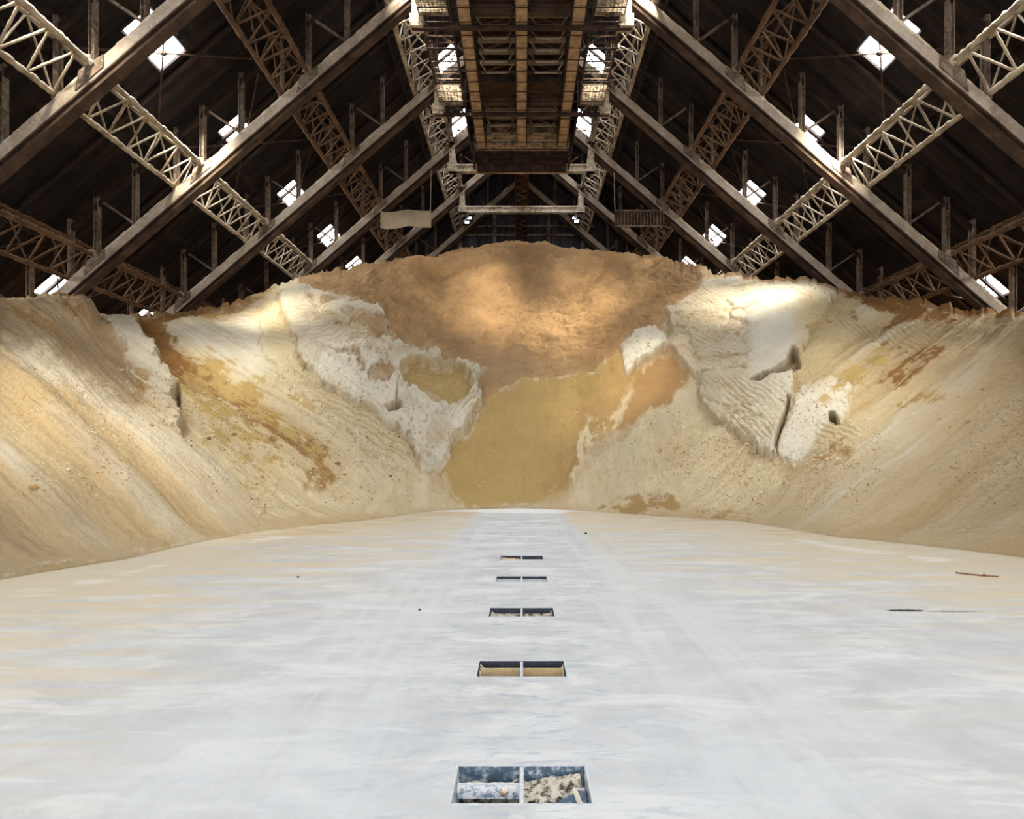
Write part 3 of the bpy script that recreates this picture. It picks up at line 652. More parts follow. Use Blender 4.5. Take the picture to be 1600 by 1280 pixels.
# ------------------------------------------------------------------ clods lying on the heap
def on_heap(p, v):
    """points and normals on the heap for arrays of bearings and height shares"""
    P = np.stack([p, p+.05, p], 1); V = np.stack([v, v, v+.004], 1)
    x, y, z, _ = heap_surface(P, V)
    q = np.stack([x, y, z], 2); n = np.cross(q[:, 1]-q[:, 0], q[:, 2]-q[:, 0])
    n /= np.linalg.norm(n, axis=1)[:, None]; n *= np.where(n[:, 2] < 0, -1, 1)[:, None]
    return q[:, 0], n

def scatter():
    rnd = random.Random(11)
    protos = []
    for k in range(6):
        for mk in ('clod_pale', 'clod_tan', 'clod_rust'):
            b = MB(); b.blob((0, 0, 0), 1, rnd.uniform(.6, .9), rnd.uniform(.45, .7), .22, 8, 6, rnd)
            protos.append((mk, b.mesh('clod', M[mk])))
    crumbs = {'clod_pale': MB(), 'clod_tan': MB(), 'clod_rust': MB()}
    todo = []
    for (where, kind, quad, count) in SCREE:
        for k in range(count*24):
            s, t = rnd.random(), rnd.random()
            p = (quad[0][0]*(1-s)+quad[1][0]*s)*(1-t)+(quad[3][0]*(1-s)+quad[2][0]*s)*t
            v = (quad[0][1]*(1-s)+quad[1][1]*s)*(1-t)+(quad[3][1]*(1-s)+quad[2][1]*s)*t
            p += rnd.gauss(0, .8); v += rnd.gauss(0, .03)
            if not .02 < v < .95: continue
            mk = rnd.choice(['clod_pale', 'clod_pale', 'clod_tan'] if kind == 'clods' else ['clod_pale'])
            if 'left slope' in where and rnd.random() < .35: mk = 'clod_rust'
            big = k < count
            if big: r = rnd.uniform(.04, .10) if kind == 'clods' else rnd.uniform(.035, .07)
            elif kind == 'clods': r = rnd.uniform(.010, .035)
            else: continue
            todo.append((p, v, r, big, kind, mk, where))
    C_, N_ = on_heap(np.array([q[0] for q in todo]), np.array([q[1] for q in todo]))
    for (p, v, r, big, kind, mk, where), c, n in zip(todo, C_, N_):
        c = Vector(c); n = Vector(n); word = {'clod_pale': 'pale cream', 'clod_tan': 'tan', 'clod_rust': 'rust brown'}[mk]; kd = kind[:-1]
        if big:
            me = rnd.choice([q for q in protos if q[0] == mk])[1]
            o = bpy.data.objects.new('clod' if kind == 'clods' else 'powder_chip', me); COL.objects.link(o)
            o.location = c+n*r*.2; o.scale = (r, r, r*.8); o.rotation_euler = (rnd.uniform(-.4, .4), rnd.uniform(-.4, .4), rnd.uniform(0, 6.28))
            size = ('small' if r < .07 else 'larger') if kind == 'clods' else 'flat'
            hgt = 'low' if v < .25 else ('halfway up' if v < .55 else 'high')
            tag(o, '%s %s %s lying %s on the %s' % (size, word, kd, hgt, where), kd, '%s %s %ss %s on the %s' % (size, word, kd, hgt, where))
        else: crumbs[mk].blob(tuple(c+n*r*.2), r, r*.8, r*.6, .25, 5, 3, rnd)
    for mk, b in crumbs.items():
        word = {'clod_pale': 'pale cream', 'clod_tan': 'tan', 'clod_rust': 'rust brown'}[mk]
        o = b.build('crumbs', M[mk]); tag(o, '%s crumbs strewn over the slopes of the heap' % word, 'crumbs', kind='stuff')
scatter()

# ------------------------------------------------------------------ roof, gables, skylights
SL = .863; RT = 20.18; RF = 22.3            # roof slope, ridge height of rafter tops and of the sheeting
ROWS = ((2.95, 3.75), (9.95, 10.72), (16.5, 17.28))
SKY_N = range(-7, 7)
def sky_y(n): return (18.8+BAY*n, 20.9+BAY*n)
def build_roof(side):
    xs = [0.0]+[q for r in ROWS for q in r]+[25.84]
    for q in np.arange(2, 25.5, 2.6): xs.append(float(q))
    xs = sorted(set(round(q, 4) for q in xs))
    pitch = .175; ys = []; y = -28.0; k = 0
    cuts = sorted([c for n in SKY_N for c in sky_y(n)])
    while y < 48.75: ys.append(y); y += pitch
    ys = sorted([q for q in ys if min(abs(q-c) for c in cuts) > .05]+[c for c in cuts if c < 48.6])
    b = MB(); idx = {}
    for j, yy in enumerate(ys):
        for i, xx in enumerate(xs):
            dz = .028*(1 if j % 2 else -1)+.012*(i % 2)
            idx[i, j] = len(b.v); b.v.append((side*xx, yy, RF-SL*xx+dz))
    for j in range(len(ys)-1):
        cy = (ys[j]+ys[j+1])/2
        for i in range(len(xs)-1):
            cx = (xs[i]+xs[i+1])/2
            if any(r[0] < cx < r[1] and sky_y(n)[0] < cy < sky_y(n)[1] and sky_y(n)[1] < 48 and not (r is ROWS[0] and n > 3) for r in ROWS for n in SKY_N): continue
            b.f.append((idx[i, j], idx[i+1, j], idx[i+1, j+1], idx[i, j+1]))
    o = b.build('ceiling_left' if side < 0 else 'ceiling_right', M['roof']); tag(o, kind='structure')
    # narrow joists running down the slope under the sheets
    proto = None
    for k in range(-3, 22):
        yy = Z0+BAY*k/3.0
        if k % 3 == 0 or not 9 < yy < 48: continue
        if proto is None:
            b = MB(); b.bar((side*.1, 0, RF-SL*.1-.12), (side*25, 0, RF-SL*25-.12), .09, .14, (0, 1, 0)); proto = b.build('joist', M['steel_dark'], o); j = proto
        else: j = proto.copy(); COL.objects.link(j); j.parent = o
        j.location = (0, yy, 0)
    # four long purlins per slope
    proto = None
    for xx in (1.7, 5.15, 8.6, 12.05, 15.5, 18.95, 22.4):
        b = MB(); b.bar((side*xx, 8, RF-SL*xx-.22), (side*xx, 48, RF-SL*xx-.22), .08, .12); b.build('purlin', M['steel_dark'], o)
for s in (-1, 1): build_roof(s)

wn = 0
for n in SKY_N:
    y0, y1 = sky_y(n)
    if y1 > 48: continue
    for side in (-1, 1):
        for r in ROWS:
            if r is ROWS[0] and n > 3: continue
            wn += 1
            za, zb = RF-SL*r[0]+.01, RF-SL*r[1]+.01
            b = MB(); xa, xb = side*r[0], side*r[1]
            b.hexa([(xa, y0, za), (xb, y0, zb), (xb, y1, zb), (xa, y1, za), (xa, y0, za+.02), (xb, y0, zb+.02), (xb, y1, zb+.02), (xa, y1, za+.02)])
            o = b.build('window_%d' % wn, M['sky_panel']); tag(o, kind='structure')
            b = MB()
            for q in (y0, y1): b.bar((xa, q, za-.04), (xb, q, zb-.04), .06, .09)
            for q, zq in ((xa, za), (xb, zb)): b.bar((q, y0, zq-.04), (q, y1, zq-.04), .06, .09)
            ym = y0+.62; b.bar((xa, ym, za-.03), (xb, ym, zb-.03), .035, .05)
            b.build('window_frame', M['steel_dark'], o)

def gable(name, y, fill_opening):
    b = MB(); step = .15; x = -25.8
    def top(q): return RF-SL*abs(q)
    k = 0
    while x < 25.8-1e-6:
        x1 = min(x+step, 25.8); d0 = .03*(k % 2); d1 = .03*((k+1) % 2)
        lo = 11.0 if (fill_opening and -8.0 <= (x+x1)/2 <= 8.0) else 0.0  # opening added in the unseen gable for the rear fill light
        if top(x) > lo or top(x1) > lo:
            b.quad((x, y+d0, lo), (x1, y+d1, lo), (x1, y+d1, max(top(x1)+.05, lo)), (x, y+d0, max(top(x)+.05, lo)))
        x = x1; k += 1
    o = b.build(name, M['gable']); tag(o, kind='structure'); return o
gable('wall_back', 48.6, False); gable('wall_front', -28.0, True)
tn = 0
for xx in (-6.5, -4.2, -1.85, 1.85, 4.2, 6.5):
    tn += 1; b = MB(); h = min(RF-SL*abs(xx)-.4, 18.3 if abs(xx) < 2 else 99)
    b.box(xx-.12, xx+.12, 48.2, 48.45, 6, h); tag(b.build('trim_%d' % tn, M['steel']), kind='structure')
for zz, w in ((18.1, 1.95), (17.2, 4.9), (16.6, 4.9), (15.2, 6.5), (13.6, 7.5)):
    tn += 1; b = MB()
    b.box(-w, w, 48.05, 48.2, zz-.06, zz+.06); tag(b.build('trim_%d' % tn, M['steel']), kind='structure')
tn += 1; b = MB(); b.bar((-1.8, 48.3, 16.6), (1.8, 48.3, 18.1), .07, .07).bar((1.8, 48.3, 16.6), (-1.8, 48.3, 18.1), .07, .07); tag(b.build('trim_%d' % tn, M['steel_under']), kind='structure')

# ------------------------------------------------------------------ roof frames
XA = [3.54+3.49*k for k in range(6)]; XB = [q+.87 for q in XA]; XM = [q-1.27 for q in XA]
def rt(x): return RT-SL*abs(x)
def rf(x): return RF-SL*abs(x)
FRAMES = list(range(-1, 6))
ORD = ['nearest', 'second', 'third', 'fourth', 'fifth', 'sixth', 'seventh', 'eighth']
def side_bar(b, side, x0, x1, d0, d1, w):
    """slab along the rafter between depths d0, d1 under the rafter top (vertical), width w along the hall"""
    b.hexa([(side*x0, -w/2, rt(x0)-d1), (side*x1, -w/2, rt(x1)-d1), (side*x1, w/2, rt(x1)-d1), (side*x0, w/2, rt(x0)-d1),
            (side*x0, -w/2, rt(x0)-d0), (side*x1, -w/2, rt(x1)-d0), (side*x1, w/2, rt(x1)-d0), (side*x0, w/2, rt(x0)-d0)])
def make_frame():
    root = empty('roof_frame')
    rnd = random.Random(5)
    for side in (-1, 1):
        b = MB(); side_bar(b, side, .0, 22.6, .0, .40, .30)
        raf = b.build('rafter', M['steel_side'], root)
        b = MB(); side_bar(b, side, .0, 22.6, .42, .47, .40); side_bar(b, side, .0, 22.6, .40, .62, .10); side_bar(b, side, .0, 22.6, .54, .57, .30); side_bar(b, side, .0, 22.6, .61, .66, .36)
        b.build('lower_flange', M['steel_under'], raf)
        # crust of powder lying on top, thick and thin, with an eaten front edge
        b = MB(); N = 420; n = 6; h = .03; e0 = .15
        for i in range(N+1):
            x = .2+21.5*i/N
            h += rnd.gauss(0, .016)+(.045-h)*.12; h = min(max(h, .005), .13)
            if rnd.random() < .02: h = rnd.choice((.005, .11))
            e0 = min(max(e0+rnd.gauss(0, .006)+(.15-e0)*.2, .13), .18)
            ring = [(-e0, -.02-h*.5), (-e0*.98, h*.55), (-.06, h), (.07, h*.9), (.15, h*.4), (.15, -.02)]
            k0 = len(b.v)
            for (yy, zz) in ring: b.v.append((side*x, yy, rt(x)+zz))
            if i:
                for j in range(n-1): b.f.append((k0-n+j, k0+j, k0+j+1, k0-n+j+1))
        b.build('powder_crust', M['powder'], raf)
        b = MB(); b.hexa([(0, -.08, RF-.45), (side*24, -.08, rf(24)-.45), (side*24, .08, rf(24)-.45), (0, .08, RF-.45),
                          (0, -.08, RF-.28), (side*24, -.08, rf(24)-.28), (side*24, .08, rf(24)-.28), (0, .08, RF-.28)])
        b.build('top_chord', M['steel_dark'], root)
        for k in range(6):
            if XA[k] > 21.3: continue
            for x, dbl in ((XA[k], 0), (XM[k], 0), (XB[k], 1)):
                b = MB()
                if dbl:
                    b.box(side*x-.05, side*x+.05, -.13, -.04, rt(x)-.02, rf(x)-.06); b.box(side*x-.05, side*x+.05, .04, .13, rt(x)-.02, rf(x)-.06)
                    b.box(side*x-.09, side*x+.09, -.135, .135, rt(x)+.0, rt(x)+.14)
                else:
                    b.box(side*x-.075, side*x-.045, -.10, .10, rt(x)-.02, rf(x)-.06); b.box(side*x+.045, side*x+.075, -.10, .10, rt(x)-.02, rf(x)-.06)
                    b.box(side*x-.05, side*x+.05, -.02, .02, rt(x)-.02, rf(x)-.06)
                b.build('post', M['steel'], root)
            b = MB(); b.bar((side*XA[k], 0, rf(XA[k])-.10), (side*XM[k], 0, rt(XM[k])+.05), .07, .11, (0, 1, 0)); b.build('strut', M['steel'], root)
            b = MB(); b.hexa([(side*(XA[k]-.35), -.19, rt(XA[k]-.35)-.3), (side*(XA[k]+.35), -.19, rt(XA[k]+.35)-.3), (side*(XA[k]+.35), -.165, rt(XA[k]+.35)-.3), (side*(XA[k]-.35), -.165, rt(XA[k]-.35)-.3),
                              (side*(XA[k]-.35), -.19, rt(XA[k]-.35)+.0), (side*(XA[k]+.25), -.19, rt(XA[k]+.25)+.12), (side*(XA[k]+.25), -.165, rt(XA[k]+.25)+.12), (side*(XA[k]-.35), -.165, rt(XA[k]-.35)+.0)])
            b.build('gusset_plate', M['steel'], root)
    return root
fr = make_frame(); ft = tree_of(fr)
for i, n in enumerate(FRAMES):
    o = fr if i == 0 else copy_tree(ft)
    o.location = (0, Z0+BAY*n, 0)
    where = ['overhead, nearer than every other', 'crossing the upper corners of the view', 'carrying the first full crossbeam', 'whose crossbeam carries the middle of the gallery',
             'at the far end of the gallery body', 'with the bare crossbeam under the ridge', 'last before the end wall'][i]
    tag(o, '%s steel roof frame, %s' % (ORD[i], where), 'roof frame', 'steel roof frames')

# ------------------------------------------------------------------ lattice girders between the frames
def make_lattice(side, mk, dust, rnd):
    root = empty('lattice_girder')
    L = BAY; y0, y1 = .20, L-.20
    A = lambda y: Vector((0, y, .10)); B = lambda y: Vector((side*.87, y, -.65)); Cc = lambda y: Vector((side*.87, y, .70))
    for f, r in ((A, .075), (B, .07), (Cc, .05)):
        b = MB(); b.tube(f(y0), f(y1), r, 7, 46, .38, rnd=rnd); b.build('chord', M[mk], root, True)
    def br(p, q, r):
        b = MB(); b.tube(p, q, r, 5, 9, .3, rnd=rnd); b.build('brace', M[mk], root, True)
    st = (y1-y0)/6
    for k in range(6):
        a, m, c = y0+st*k, y0+st*(k+.5), y0+st*(k+1)
        br(B(a), A(m), .030); br(A(m), B(c), .030)
    st = (y1-y0)/3
    for k in range(3):
        a, m, c = y0+st*k, y0+st*(k+.5), y0+st*(k+1)
        br(A(a), Cc(m), .026); br(Cc(m), A(c), .026); br(B(a), Cc(m), .026); br(Cc(m), B(c), .026)
    for f, yy in ((A, y0+.05), (A, y1-.05), (B, y0+.02)):
        b = MB(); p = f(yy)
        b.blob((p.x, p.y, p.z+.04), .13, .14, .12, .35, 9, 6, rnd); b.build('powder_clump', M[dust], root)
    return root
rr = random.Random(3); LT = {}
for side in (-1, 1):
    for mk, dust in (('steel_pale', 'powder'), ('steel_rust', 'powder_rust')):
        LT[side, mk] = [make_lattice(side, mk, dust, rr), None, True]
        LT[side, mk][1] = tree_of(LT[side, mk][0])
ROWN = ['ridge', 'upper', 'middle', 'lower', 'bottom']
ROWW = ['pale', 'rusty', 'powder-caked', 'dull brown']  # lighter tone on the skylit rows, darker on the unlit ones
ROWN = ['ridge', 'upper', 'middle', 'lowest']
for k in range(4):
    mk = ('steel_pale', 'steel_rust', 'steel_pale', 'steel_rust', 'steel_rust')[k]
    for side in (-1, 1):
        for i, n in enumerate(FRAMES[:-1]):
            if n > (4, 4, 3, 2)[k]: continue         # hidden inside or behind the heap
            e = LT[side, mk]
            if e[2]: o = e[0]; e[2] = False
            else: o = copy_tree(e[1])
            o.location = (side*XA[k], Z0+BAY*n, rt(XA[k]))
            tag(o, '%s lattice girder from the front, %s row, %s roof slope, %s' % (ORD[i], ROWN[k], 'left' if side < 0 else 'right', ROWW[k]), 'lattice girder', 'lattice girders of the %s row, %s slope' % (ROWN[k], 'left' if side < 0 else 'right'))

# crossed tie rods under the sheeting
def make_brace(side):
    root = empty('cross_brace'); hx = 1.72; hy = BAY/2
    for sg in (-1, 1):
        b = MB(); b.tube((-hx, -hy*sg, SL*hx*side), (hx, hy*sg, -SL*hx*side), .030, 5, 1); b.build('tie_rod', M['steel_under'], root)
    b = MB(); b.blob((0, 0, 0), .13, .13, .06, .02, 10, 4); b.build('ring_plate', M['steel_under'], root)
    return root
for side in (-1, 1):
    root = make_brace(side); t = tree_of(root); first = True
    for k, xc in enumerate((3.42, 10.33, 17.2)):
        for i, n in enumerate(FRAMES[:-1]):
            if n > (4, 3, 1)[k]: continue
            o = root if first else copy_tree(t); first = False
            o.location = (side*xc, Z0+BAY*(n+.5), rf(xc)-.17)
            tag(o, '%s crossed tie rods across the %s skylights on the %s roof slope' % (ORD[i], ('ridge', 'middle', 'lowest')[k], 'left' if side < 0 else 'right'), 'tie rods', 'crossed tie rods')

# ------------------------------------------------------------------ conveyor gallery hung under the ridge
def frame_y(n): return Z0+BAY*n
GZ = 15.70
# the upper transverse crossbeams, one under each frame
for i, n in enumerate((1, 2, 3, 4), 1):
    y = frame_y(n); root = empty('hanging_crossbeam', (0, y, GZ))
    b = MB()
    if n < 3: b.box(-3.62, 3.62, -.07, .07, -.02, .10); b.build('crossbeam', M['gal_dark'], root)
    else: b.box(-3.62, 3.62, -.17, .17, .0, .10).box(-3.62, 3.62, -.06, .06, .10, .30).box(-3.62, 3.62, -.17, .17, .30, .38); b.build('crossbeam', M['steel_pale'], root)
    for s in (-1, 1):
        b = MB(); b.box(s*3.46-.15, s*3.46+.15, -.19, .19, .38, 1.50).box(s*3.46-.22, s*3.46+.22, -.21, .21, .0, .40); b.build('hanger', M['steel_pale'], root)
        b = MB(); b.tube((s*3.46, -.24, 1.25), (s*3.46, -.16, 1.25), .06, 8, 1); b.build('bolt', M['steel_under'], root)
    tag(o := root, 'pale U-shaped hanging crossbeam, %s' % ('nearest and out over the camera', 'carrying the wide near platform', 'at the step where the gallery narrows', 'under the far dark end of the gallery', 'bare, standing clear beyond the gallery')[i], 'crossbeam', 'hanging crossbeams')

gal = empty('conveyor_gallery', (0, 0, 0))
tag(gal, 'long rusty conveyor gallery hung under the ridge, seen from below', 'conveyor gallery')
GY0, GY1 = 12.0, 35.0
for x in (-1.85, 0, 1.85):
    b = MB(); y = GY0
    while y < 32.3:
        y1 = min(y+.93, 32.4); b.box(x-.19, x+.19, y, y1-.03, GZ+.12, GZ+.32); y = y1
    b.box(x-.14, x+.14, GY0, 32.4, GZ+.16, GZ+.85)
    b.build('girder', M['girder'], gal)
    b = MB()
    for s in (-1, 1): b.box(x+s*.215-.015, x+s*.215+.015, GY0, 32.5, GZ+.09, GZ+.9)
    b.build('girder_edge', M['gal_dark'], gal)
b = MB(); b.box(-2.3, 2.3, GY0, GY1, GZ+1.9, GZ+1.96)
x = -2.25
while x < 2.3: b.box(x, x+.10, GY0, GY1, GZ+1.84, GZ+1.9); x += .21
b.build('gallery_roof', M['gal_red'], gal)
for c, y in enumerate(np.arange(GY0+.3, 33.6, .74)):
    y = float(y)
    b = MB()
    for s in (-1, 1):
        b.box(*sorted((s*.25, s*1.6)), y-.05, y+.05, GZ+.95, GZ+1.10)
        b.bar((s*.30, y, GZ+1.0), (s*.55, y, GZ+.62), .05, .05); b.bar((s*1.58, y, GZ+1.0), (s*1.33, y, GZ+.62), .05, .05)
        b.tube((s*.52, y, GZ+.66), (s*1.36, y, GZ+.66), .05, 6, 1)
    b.build('roller_bracket', M['steel_side'], gal)
    b = MB(); b.tube((-3.3 if y < 29 else -2.3, y+.3, GZ+.06), (3.3 if y < 29 else 2.3, y+.3, GZ+.06), .018, 5, 1)
    b.build('cross_rod', M['steel_dark'], gal)
    if c % 2 == 0:
        for s in (-1, 1):
            b = MB(); b.bar((s*.3, y, GZ+1.05), (s*1.55, y+.74, GZ+1.05), .04, .05); b.build('wind_brace', M['steel'], gal)
for (y0, y1, z, hh) in ((21.4, 22.9, .55, .28), (27.5, 28.9, .50, .3), (32.5, 33.0, .7, .4), (33.2, 33.9, .55, .3), (33.95, 34.2, .35, .35), (34.4, 34.62, .2, .3), (34.78, 35.0, -.05, .42)):
    b = MB(); w = 1.62 if y0 < 30 else 2.2
    if y0 < 30:
        for s in (-1, 1): b.box(*sorted((s*.25, s*w)), y0, y1, GZ+z, GZ+z+hh)
    else: b.box(-w, w, y0, y1, GZ+z, GZ+z+hh)
    b.build('hopper_plate', M['gal_tray'] if y0 < 33.3 and y0 > 30 else M['gal_dark'], gal)
for n in (1, 2):
    y = frame_y(n)
    b = MB()
    for s in (-1, 1): b.box(*sorted((s*.28, s*1.62)), y-.45, y-.2, GZ+.28, GZ+.75)
    b.build('bearing_beam', M['steel_under'], gal)
for s in (-1, 1):
    b = MB(); b.box(*sorted((s*2.30, s*2.36)), 29.3, GY1, GZ+.05, GZ+1.96); b.build('side_wall', M['gal_dark'], gal)
    b = MB()
    for x in (2.30, 3.32): b.box(*sorted((s*x, s*(x+.07))), GY0, 29.0, GZ+.40, GZ+.56)
    b.build('walkway_edge', M['steel_under'], gal)
    b = MB()
    for zz in (.95, 1.45): b.tube((s*3.34, GY0, GZ+zz), (s*3.34, 29.0, GZ+zz), .022, 5, 1)
    for y in np.arange(GY0, 29.1, 1.19): b.tube((s*3.34, float(y), GZ+.45), (s*3.34, float(y), GZ+1.45), .022, 5, 1)
    b.build('handrail', M['steel_under'], gal)
    b = MB()
    for y in np.arange(GY0, 29.0, .40): b.box(*sorted((s*2.36, s*3.32)), float(y), float(y)+.025, GZ+.44, GZ+.48)
    for x in (2.62, 2.9, 3.12): b.box(*sorted((s*x, s*(x+.012))), GY0, 29.0, GZ+.44, GZ+.48)
    b.build('grating', M['steel_under'], gal)
    for n in (0, 1, 2):
        y = frame_y(n)
        b = MB()
        for q in np.arange(y-1.75, y-.2, .10): b.box(*sorted((s*2.40, s*3.34)), float(q), float(q)+.028, GZ+.30, GZ+.34)
        for x in np.arange(2.42, 3.34, .13): b.box(*sorted((s*float(x), s*(float(x)+.028))), y-1.75, y-.2, GZ+.30, GZ+.34)
        b.box(*sorted((s*2.4, s*3.3)), y-.5, y-.1, GZ+.37, GZ+.40)
        b.build('caked_mesh_tray', M['gal_tray'], gal)

ct = empty('conveyor_truss', (0, 0, 0)); tag(ct, 'narrow brown lattice conveyor truss running from the gallery to the end wall', 'truss')
for s in (-1, 1):
    b = MB(); b.box(*sorted((s*.30, s*.37)), 35.2, 48.0, GZ+.40, GZ+.60); b.build('chord', M['steel_under'], ct)
b = MB(); y = 35.3; s = 1
while y < 47.3: b.bar((-s*.3, y, GZ+.45), (s*.3, y+.5, GZ+.45), .05, .05); y += .5; s = -s
b.build('lacing', M['steel_rust'], ct)
b = MB(); b.box(-.34, .34, 35.2, 48.0, GZ+.62, GZ+.66); b.build('belt_plate', M['gal_red'], ct)

# ------------------------------------------------------------------ hanging sheets and lamps
def hanging_sheet(side):
    x0, x1 = (-6.93, -4.45) if side < 0 else (4.55, 7.0)
    y = 34.55; z0, z1 = EYE+11.10, EYE+11.92
    root = empty('hanging_sheet', ((x0+x1)/2, y, z0))
    b = MB(); N = 46; cx = (x0+x1)/2; hw = (x1-x0)/2
    def prof(i):
        t = i/N
        if side < 0: return .10*math.sin(t*7)+.03*math.sin(t*19), .035*math.sin(t*9)+.05*(1-t)
        return (.05 if (i//2) % 2 else -.02), .03*math.sin(t*5)
    for th in (0, .03):
        for i in range(N+1):
            dy, dz = prof(i); x = -hw+2*hw*i/N
            b.v.append((x, dy+th, -dz)); b.v.append((x, dy*.5+th, z1-z0-dz))
    m = 2*(N+1)
    for i in range(N):
        k = 2*i; b.f.append((k, k+2, k+3, k+1)); b.f.append((m+k, m+k+1, m+k+3, m+k+2))
        b.f.append((k+1, k+3, m+k+3, m+k+1)); b.f.append((k, m+k, m+k+2, k+2))
    b.f.append((0, 1, m+1, m)); b.f.append((2*N, m+2*N, m+2*N+1, 2*N+1))
    b.build('sheet', M['sheet'] if side < 0 else M['steel_under'], root)
    if side > 0:
        b = MB()
        for q in np.arange(-hw, hw, .16): b.box(float(q), float(q)+.03, -.06, -.03, 0, z1-z0)
        b.box(-hw, hw, -.07, -.02, z1-z0-.06, z1-z0); b.box(-hw, hw, -.07, -.02, 0, .05); b.build('slats', M['steel'], root)
    for q in (-hw+.03, hw-.03):
        top = rt(cx+q)-z0-.6
        b = MB(); b.tube((q, .0, z1-z0-.05), (q, .35, max(top, z1-z0+.05)), .014, 5, 1); b.build('cable', M['steel_pale'], root)
    tag(root, 'plain tan sheet hung from a roof frame left of the gallery' if side < 0 else 'slatted brown panel hung from a roof frame right of the gallery', 'hanging sheet')
for s in (-1, 1): hanging_sheet(s)
for (x, y, z, lab) in ((-3.45, 46.5, 17.2, 'small white-blue lamp on the roof frame left of the ridge, upper of two'), (-3.6, 46.4, 16.9, 'small white-blue lamp on the roof frame left of the ridge, lower of two'), (3.5, 46.5, 17.2, 'small white-blue lamp on the roof frame right of the ridge'), (3.62, 46.4, 16.95, 'small white-blue lamp right of the ridge, lower of two')):
    r = empty('floodlight', (x, y, z)); tag(r, lab, 'lamp', 'small lamps by the end wall')
    b = MB(); b.box(-.16, .16, -.05, .12, -.10, .10); b.build('housing', M['gal_dark'], r)
    b = MB(); b.box(-.13, .13, -.07, -.05, -.07, .07); b.build('lens', M['lamp'], r)
    b = MB(); b.bar((0, .05, .08), (0, .2, .38), .03, .03); b.build('bracket', M['steel_under'], r)

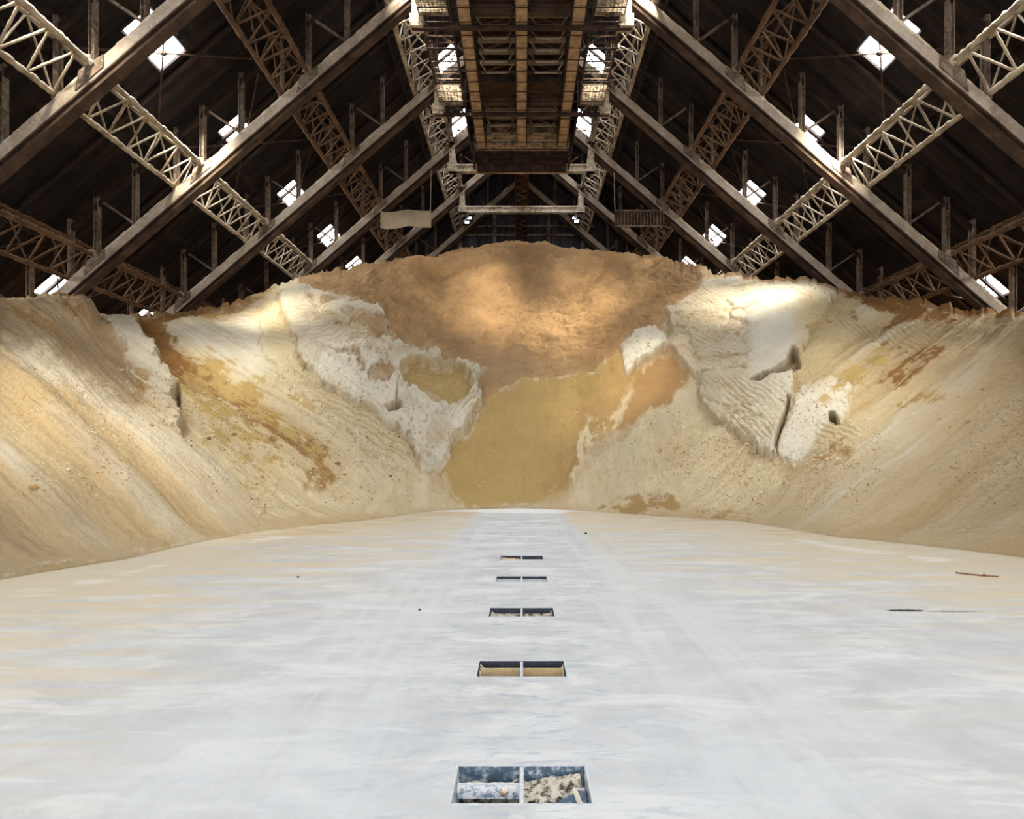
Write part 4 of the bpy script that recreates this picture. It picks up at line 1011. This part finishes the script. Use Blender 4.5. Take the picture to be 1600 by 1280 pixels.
# ------------------------------------------------------------------ hoppers let into the floor
def make_hopper(i, y):
    rnd = random.Random(40+i)
    words = ['nearest floor hopper, blue-grey steel chute with caked plates, at the bottom edge', 'second floor hopper from the front, black behind and tan sand along its near side', 'third floor hopper from the front, half full of grey-brown sand',
             'fourth floor hopper from the front, thin and dark', 'farthest floor hopper, almost filled with pale sand']
    r = empty('floor_hopper', (0, y, -.001)); tag(r, words[i], 'floor hopper', 'hoppers in a line down the floor')
    W, D, H = HW, HD, .42; wi, di = W-.05, D-.03
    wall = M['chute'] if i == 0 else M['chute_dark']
    def wallm(a, b_, c, d, name='chute_wall', m=wall): q = MB(); q.quad(a, b_, c, d); o = q.build(name, m, r); return o
    def slab(pts, th, name, m, axis):
        q = MB(); off = Vector(axis)*th; P = [Vector(p) for p in pts]; q.hexa(P+[p+off for p in P]); return q.build(name, m, r)
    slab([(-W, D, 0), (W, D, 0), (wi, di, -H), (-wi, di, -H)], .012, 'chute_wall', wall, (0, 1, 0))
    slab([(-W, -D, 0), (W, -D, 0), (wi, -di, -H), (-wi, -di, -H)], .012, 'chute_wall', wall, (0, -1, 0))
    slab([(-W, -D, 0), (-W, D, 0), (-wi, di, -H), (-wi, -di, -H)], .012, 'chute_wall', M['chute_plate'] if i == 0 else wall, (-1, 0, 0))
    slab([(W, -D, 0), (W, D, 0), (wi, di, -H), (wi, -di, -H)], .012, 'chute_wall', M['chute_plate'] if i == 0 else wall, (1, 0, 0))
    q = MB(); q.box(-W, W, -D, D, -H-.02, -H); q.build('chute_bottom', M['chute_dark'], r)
    q = MB(); q.box(-.011, .011, -D, D, -.20, -.004); q.build('divider', M['rim'], r)
    q = MB()
    q.box(-W-.012, W+.012, -D-.012, -D+.0, -.02, .004); q.box(-W-.012, W+.012, D-.0, D+.012, -.02, .004)
    q.box(-W-.012, -W, -D, D, -.02, .004); q.box(W, W+.012, -D, D, -.02, .004); q.build('rim', M['rim'], r)
    def bank(x0, x1, y0, y1, z00, z01, z10, z11, name, m, am=.02):
        """uneven sloping bank of sand: heights at near-left, near-right, far-left, far-right"""
        N = 12; q = MB()
        for a in range(N+1):
            for c in range(N+1):
                s, t = c/N, a/N; z = (z00*(1-s)+z01*s)*(1-t)+(z10*(1-s)+z11*s)*t
                q.v.append((x0+(x1-x0)*s, y0+(y1-y0)*t, min(z+rnd.uniform(-am, am)*.5, -.004)))
        n = N+1
        for a in range(N):
            for c in range(N): k = a*n+c; q.f.append((k, k+1, k+n+1, k+n))
        b0 = len(q.v)
        q.v += [(x0, y0, -H), (x1, y0, -H), (x1, y1, -H), (x0, y1, -H)]
        q.f += [tuple([b0+1, b0]+[c for c in range(n)]), tuple([b0+3, b0+2]+[N*n+N-c for c in range(n)])]
        q.f += [tuple([b0, b0+3]+[(N-a)*n for a in range(n)]), tuple([b0+2, b0+1]+[a*n+N for a in range(n)])]
        return q.build(name, m, r)
    if i == 0:
        slab([(-W+.01, .012, -.012), (-.012, .012, -.012), (-.012, -.02, -.066), (-W+.01, -.02, -.066)], .010, 'cross_plate', M['chute_plate'], (0, .8, .0))
        q = MB(); q.tube((-.33, .02, -.012), (-.012, .02, -.012), .008, 6, 1); q.build('cross_rod', M['rim'], r)
        bank(-W+.02, -.012, .04, D-.01, -.10, -.08, -.10, -.07, 'caked_sand', M['chute_sand'], .05)
        bank(.012, W-.03, -.09, D-.02, -.05, -.022, -.066, -.03, 'caked_sand', M['chute_sand'], .03)
        slab([(.08, -.19, -.05), (W-.02, -.19, -.03), (W-.02, .0, -.012), (.20, -.10, -.03)], .012, 'side_plate', M['chute'], (0, 0, -1))
        q = MB(); q.tube((.270, -.02, -.02), (.290, -.17, -.03), .013, 7, 6, .3, rnd=rnd); q.build('powder_clump', M['powder'], r)
        q = MB(); q.blob((-.09, -.012, -.035), .022, .02, .02, .3, 8, 5, rnd); q.build('powder_clump', M['powder'], r)
        q = MB(); q.box(-W+.06, -.012, -D+.015, -D+.05, -.36, -.28); q.build('rusty_edge', M['stick'], r)
    elif i == 1:
        q = MB(); q.box(-W+.02, -.012, .018, .03, -.2, -.004).box(.012, W-.02, .018, .03, -.2, -.004); q.build('cross_plate', M['chute_tan'], r)
        bank(-W+.04, -.012, -D+.01, D-.01, -.33, -.33, -.16, -.17, 'sand_bank', M['chute_tan'], .02)
        bank(.012, W-.05, -D+.01, D-.01, -.33, -.33, -.17, -.17, 'sand_bank', M['chute_tan'], .02)
        bank(-W+.005, -W+.15, -D+.01, D-.01, -.10, -.33, -.02, -.16, 'caked_sand', M['chute_sand'], .02)
        bank(W-.09, W-.005, -D+.01, D-.01, -.2, -.08, -.16, -.02, 'caked_sand', M['chute_sand'], .02)
    elif i == 2:
        q = MB(); q.box(-W+.02, W-.02, -.02, -.01, -.2, -.012); q.build('cross_plate', M['chute_sand'], r)
        bank(-W+.01, -.012, -D+.01, D-.01, -.05, -.14, -.03, -.20, 'sand_bank', M['chute_sand'], .03)
        bank(.012, W-.01, -D+.01, D-.01, -.15, -.06, -.20, -.03, 'sand_bank', M['chute_sand'], .03)
    elif i == 3:
        q = MB(); q.box(-W, W, .02, .05, -.05, -.01); q.build('cross_plate', M['rim'], r)
        bank(-W+.01, -.012, -D+.01, D-.01, -.26, -.26, -.2, -.2, 'sand_bank', M['chute_sand'], .03)
        bank(.012, W-.01, -D+.01, D-.01, -.26, -.26, -.2, -.2, 'sand_bank', M['chute_sand'], .03)
    else:
        bank(-W+.01, -.012, -D+.01, D-.01, -.02, -.03, -.03, -.05, 'sand_bank', M['chute_tan'], .03)
        bank(.012, W-.01, -D+.01, D-.01, -.04, -.03, -.12, -.06, 'sand_bank', M['chute_sand'], .05)
for i, y in enumerate(HOP_Y): make_hopper(i, y)

# ------------------------------------------------------------------ things on the floor
b = MB(); b.bar((6.12, 9.93, .012), (6.34, 9.70, .012), .03, .018).bar((6.34, 9.70, .012), (6.52, 9.62, .012), .025, .016).blob((6.37, 9.69, .015), .03, .025, .018)
o = b.build('metal_strip', M['stick']); tag(o, 'short bent rust-brown strip lying on the floor at the foot of the right slope', 'scrap strip')
rnd = random.Random(77)
for (x, y, r_, lab) in ((-5.9, 6.2, .03, 'small dark stone on the floor at far left'), (-3.05, 9.6, .02, 'small dark stone on the floor left of the hoppers'), (-1.1, 7.6, .018, 'tiny dark stone left of the third hopper'), (1.35, 14.8, .03, 'small brown stone beyond the farthest hopper')):
    b = MB(); b.blob((x, y, r_*.5), r_, r_*.8, r_*.55, .25, 8, 5, rnd); tag(b.build('stone', M['chute_dark']), lab, 'stone')
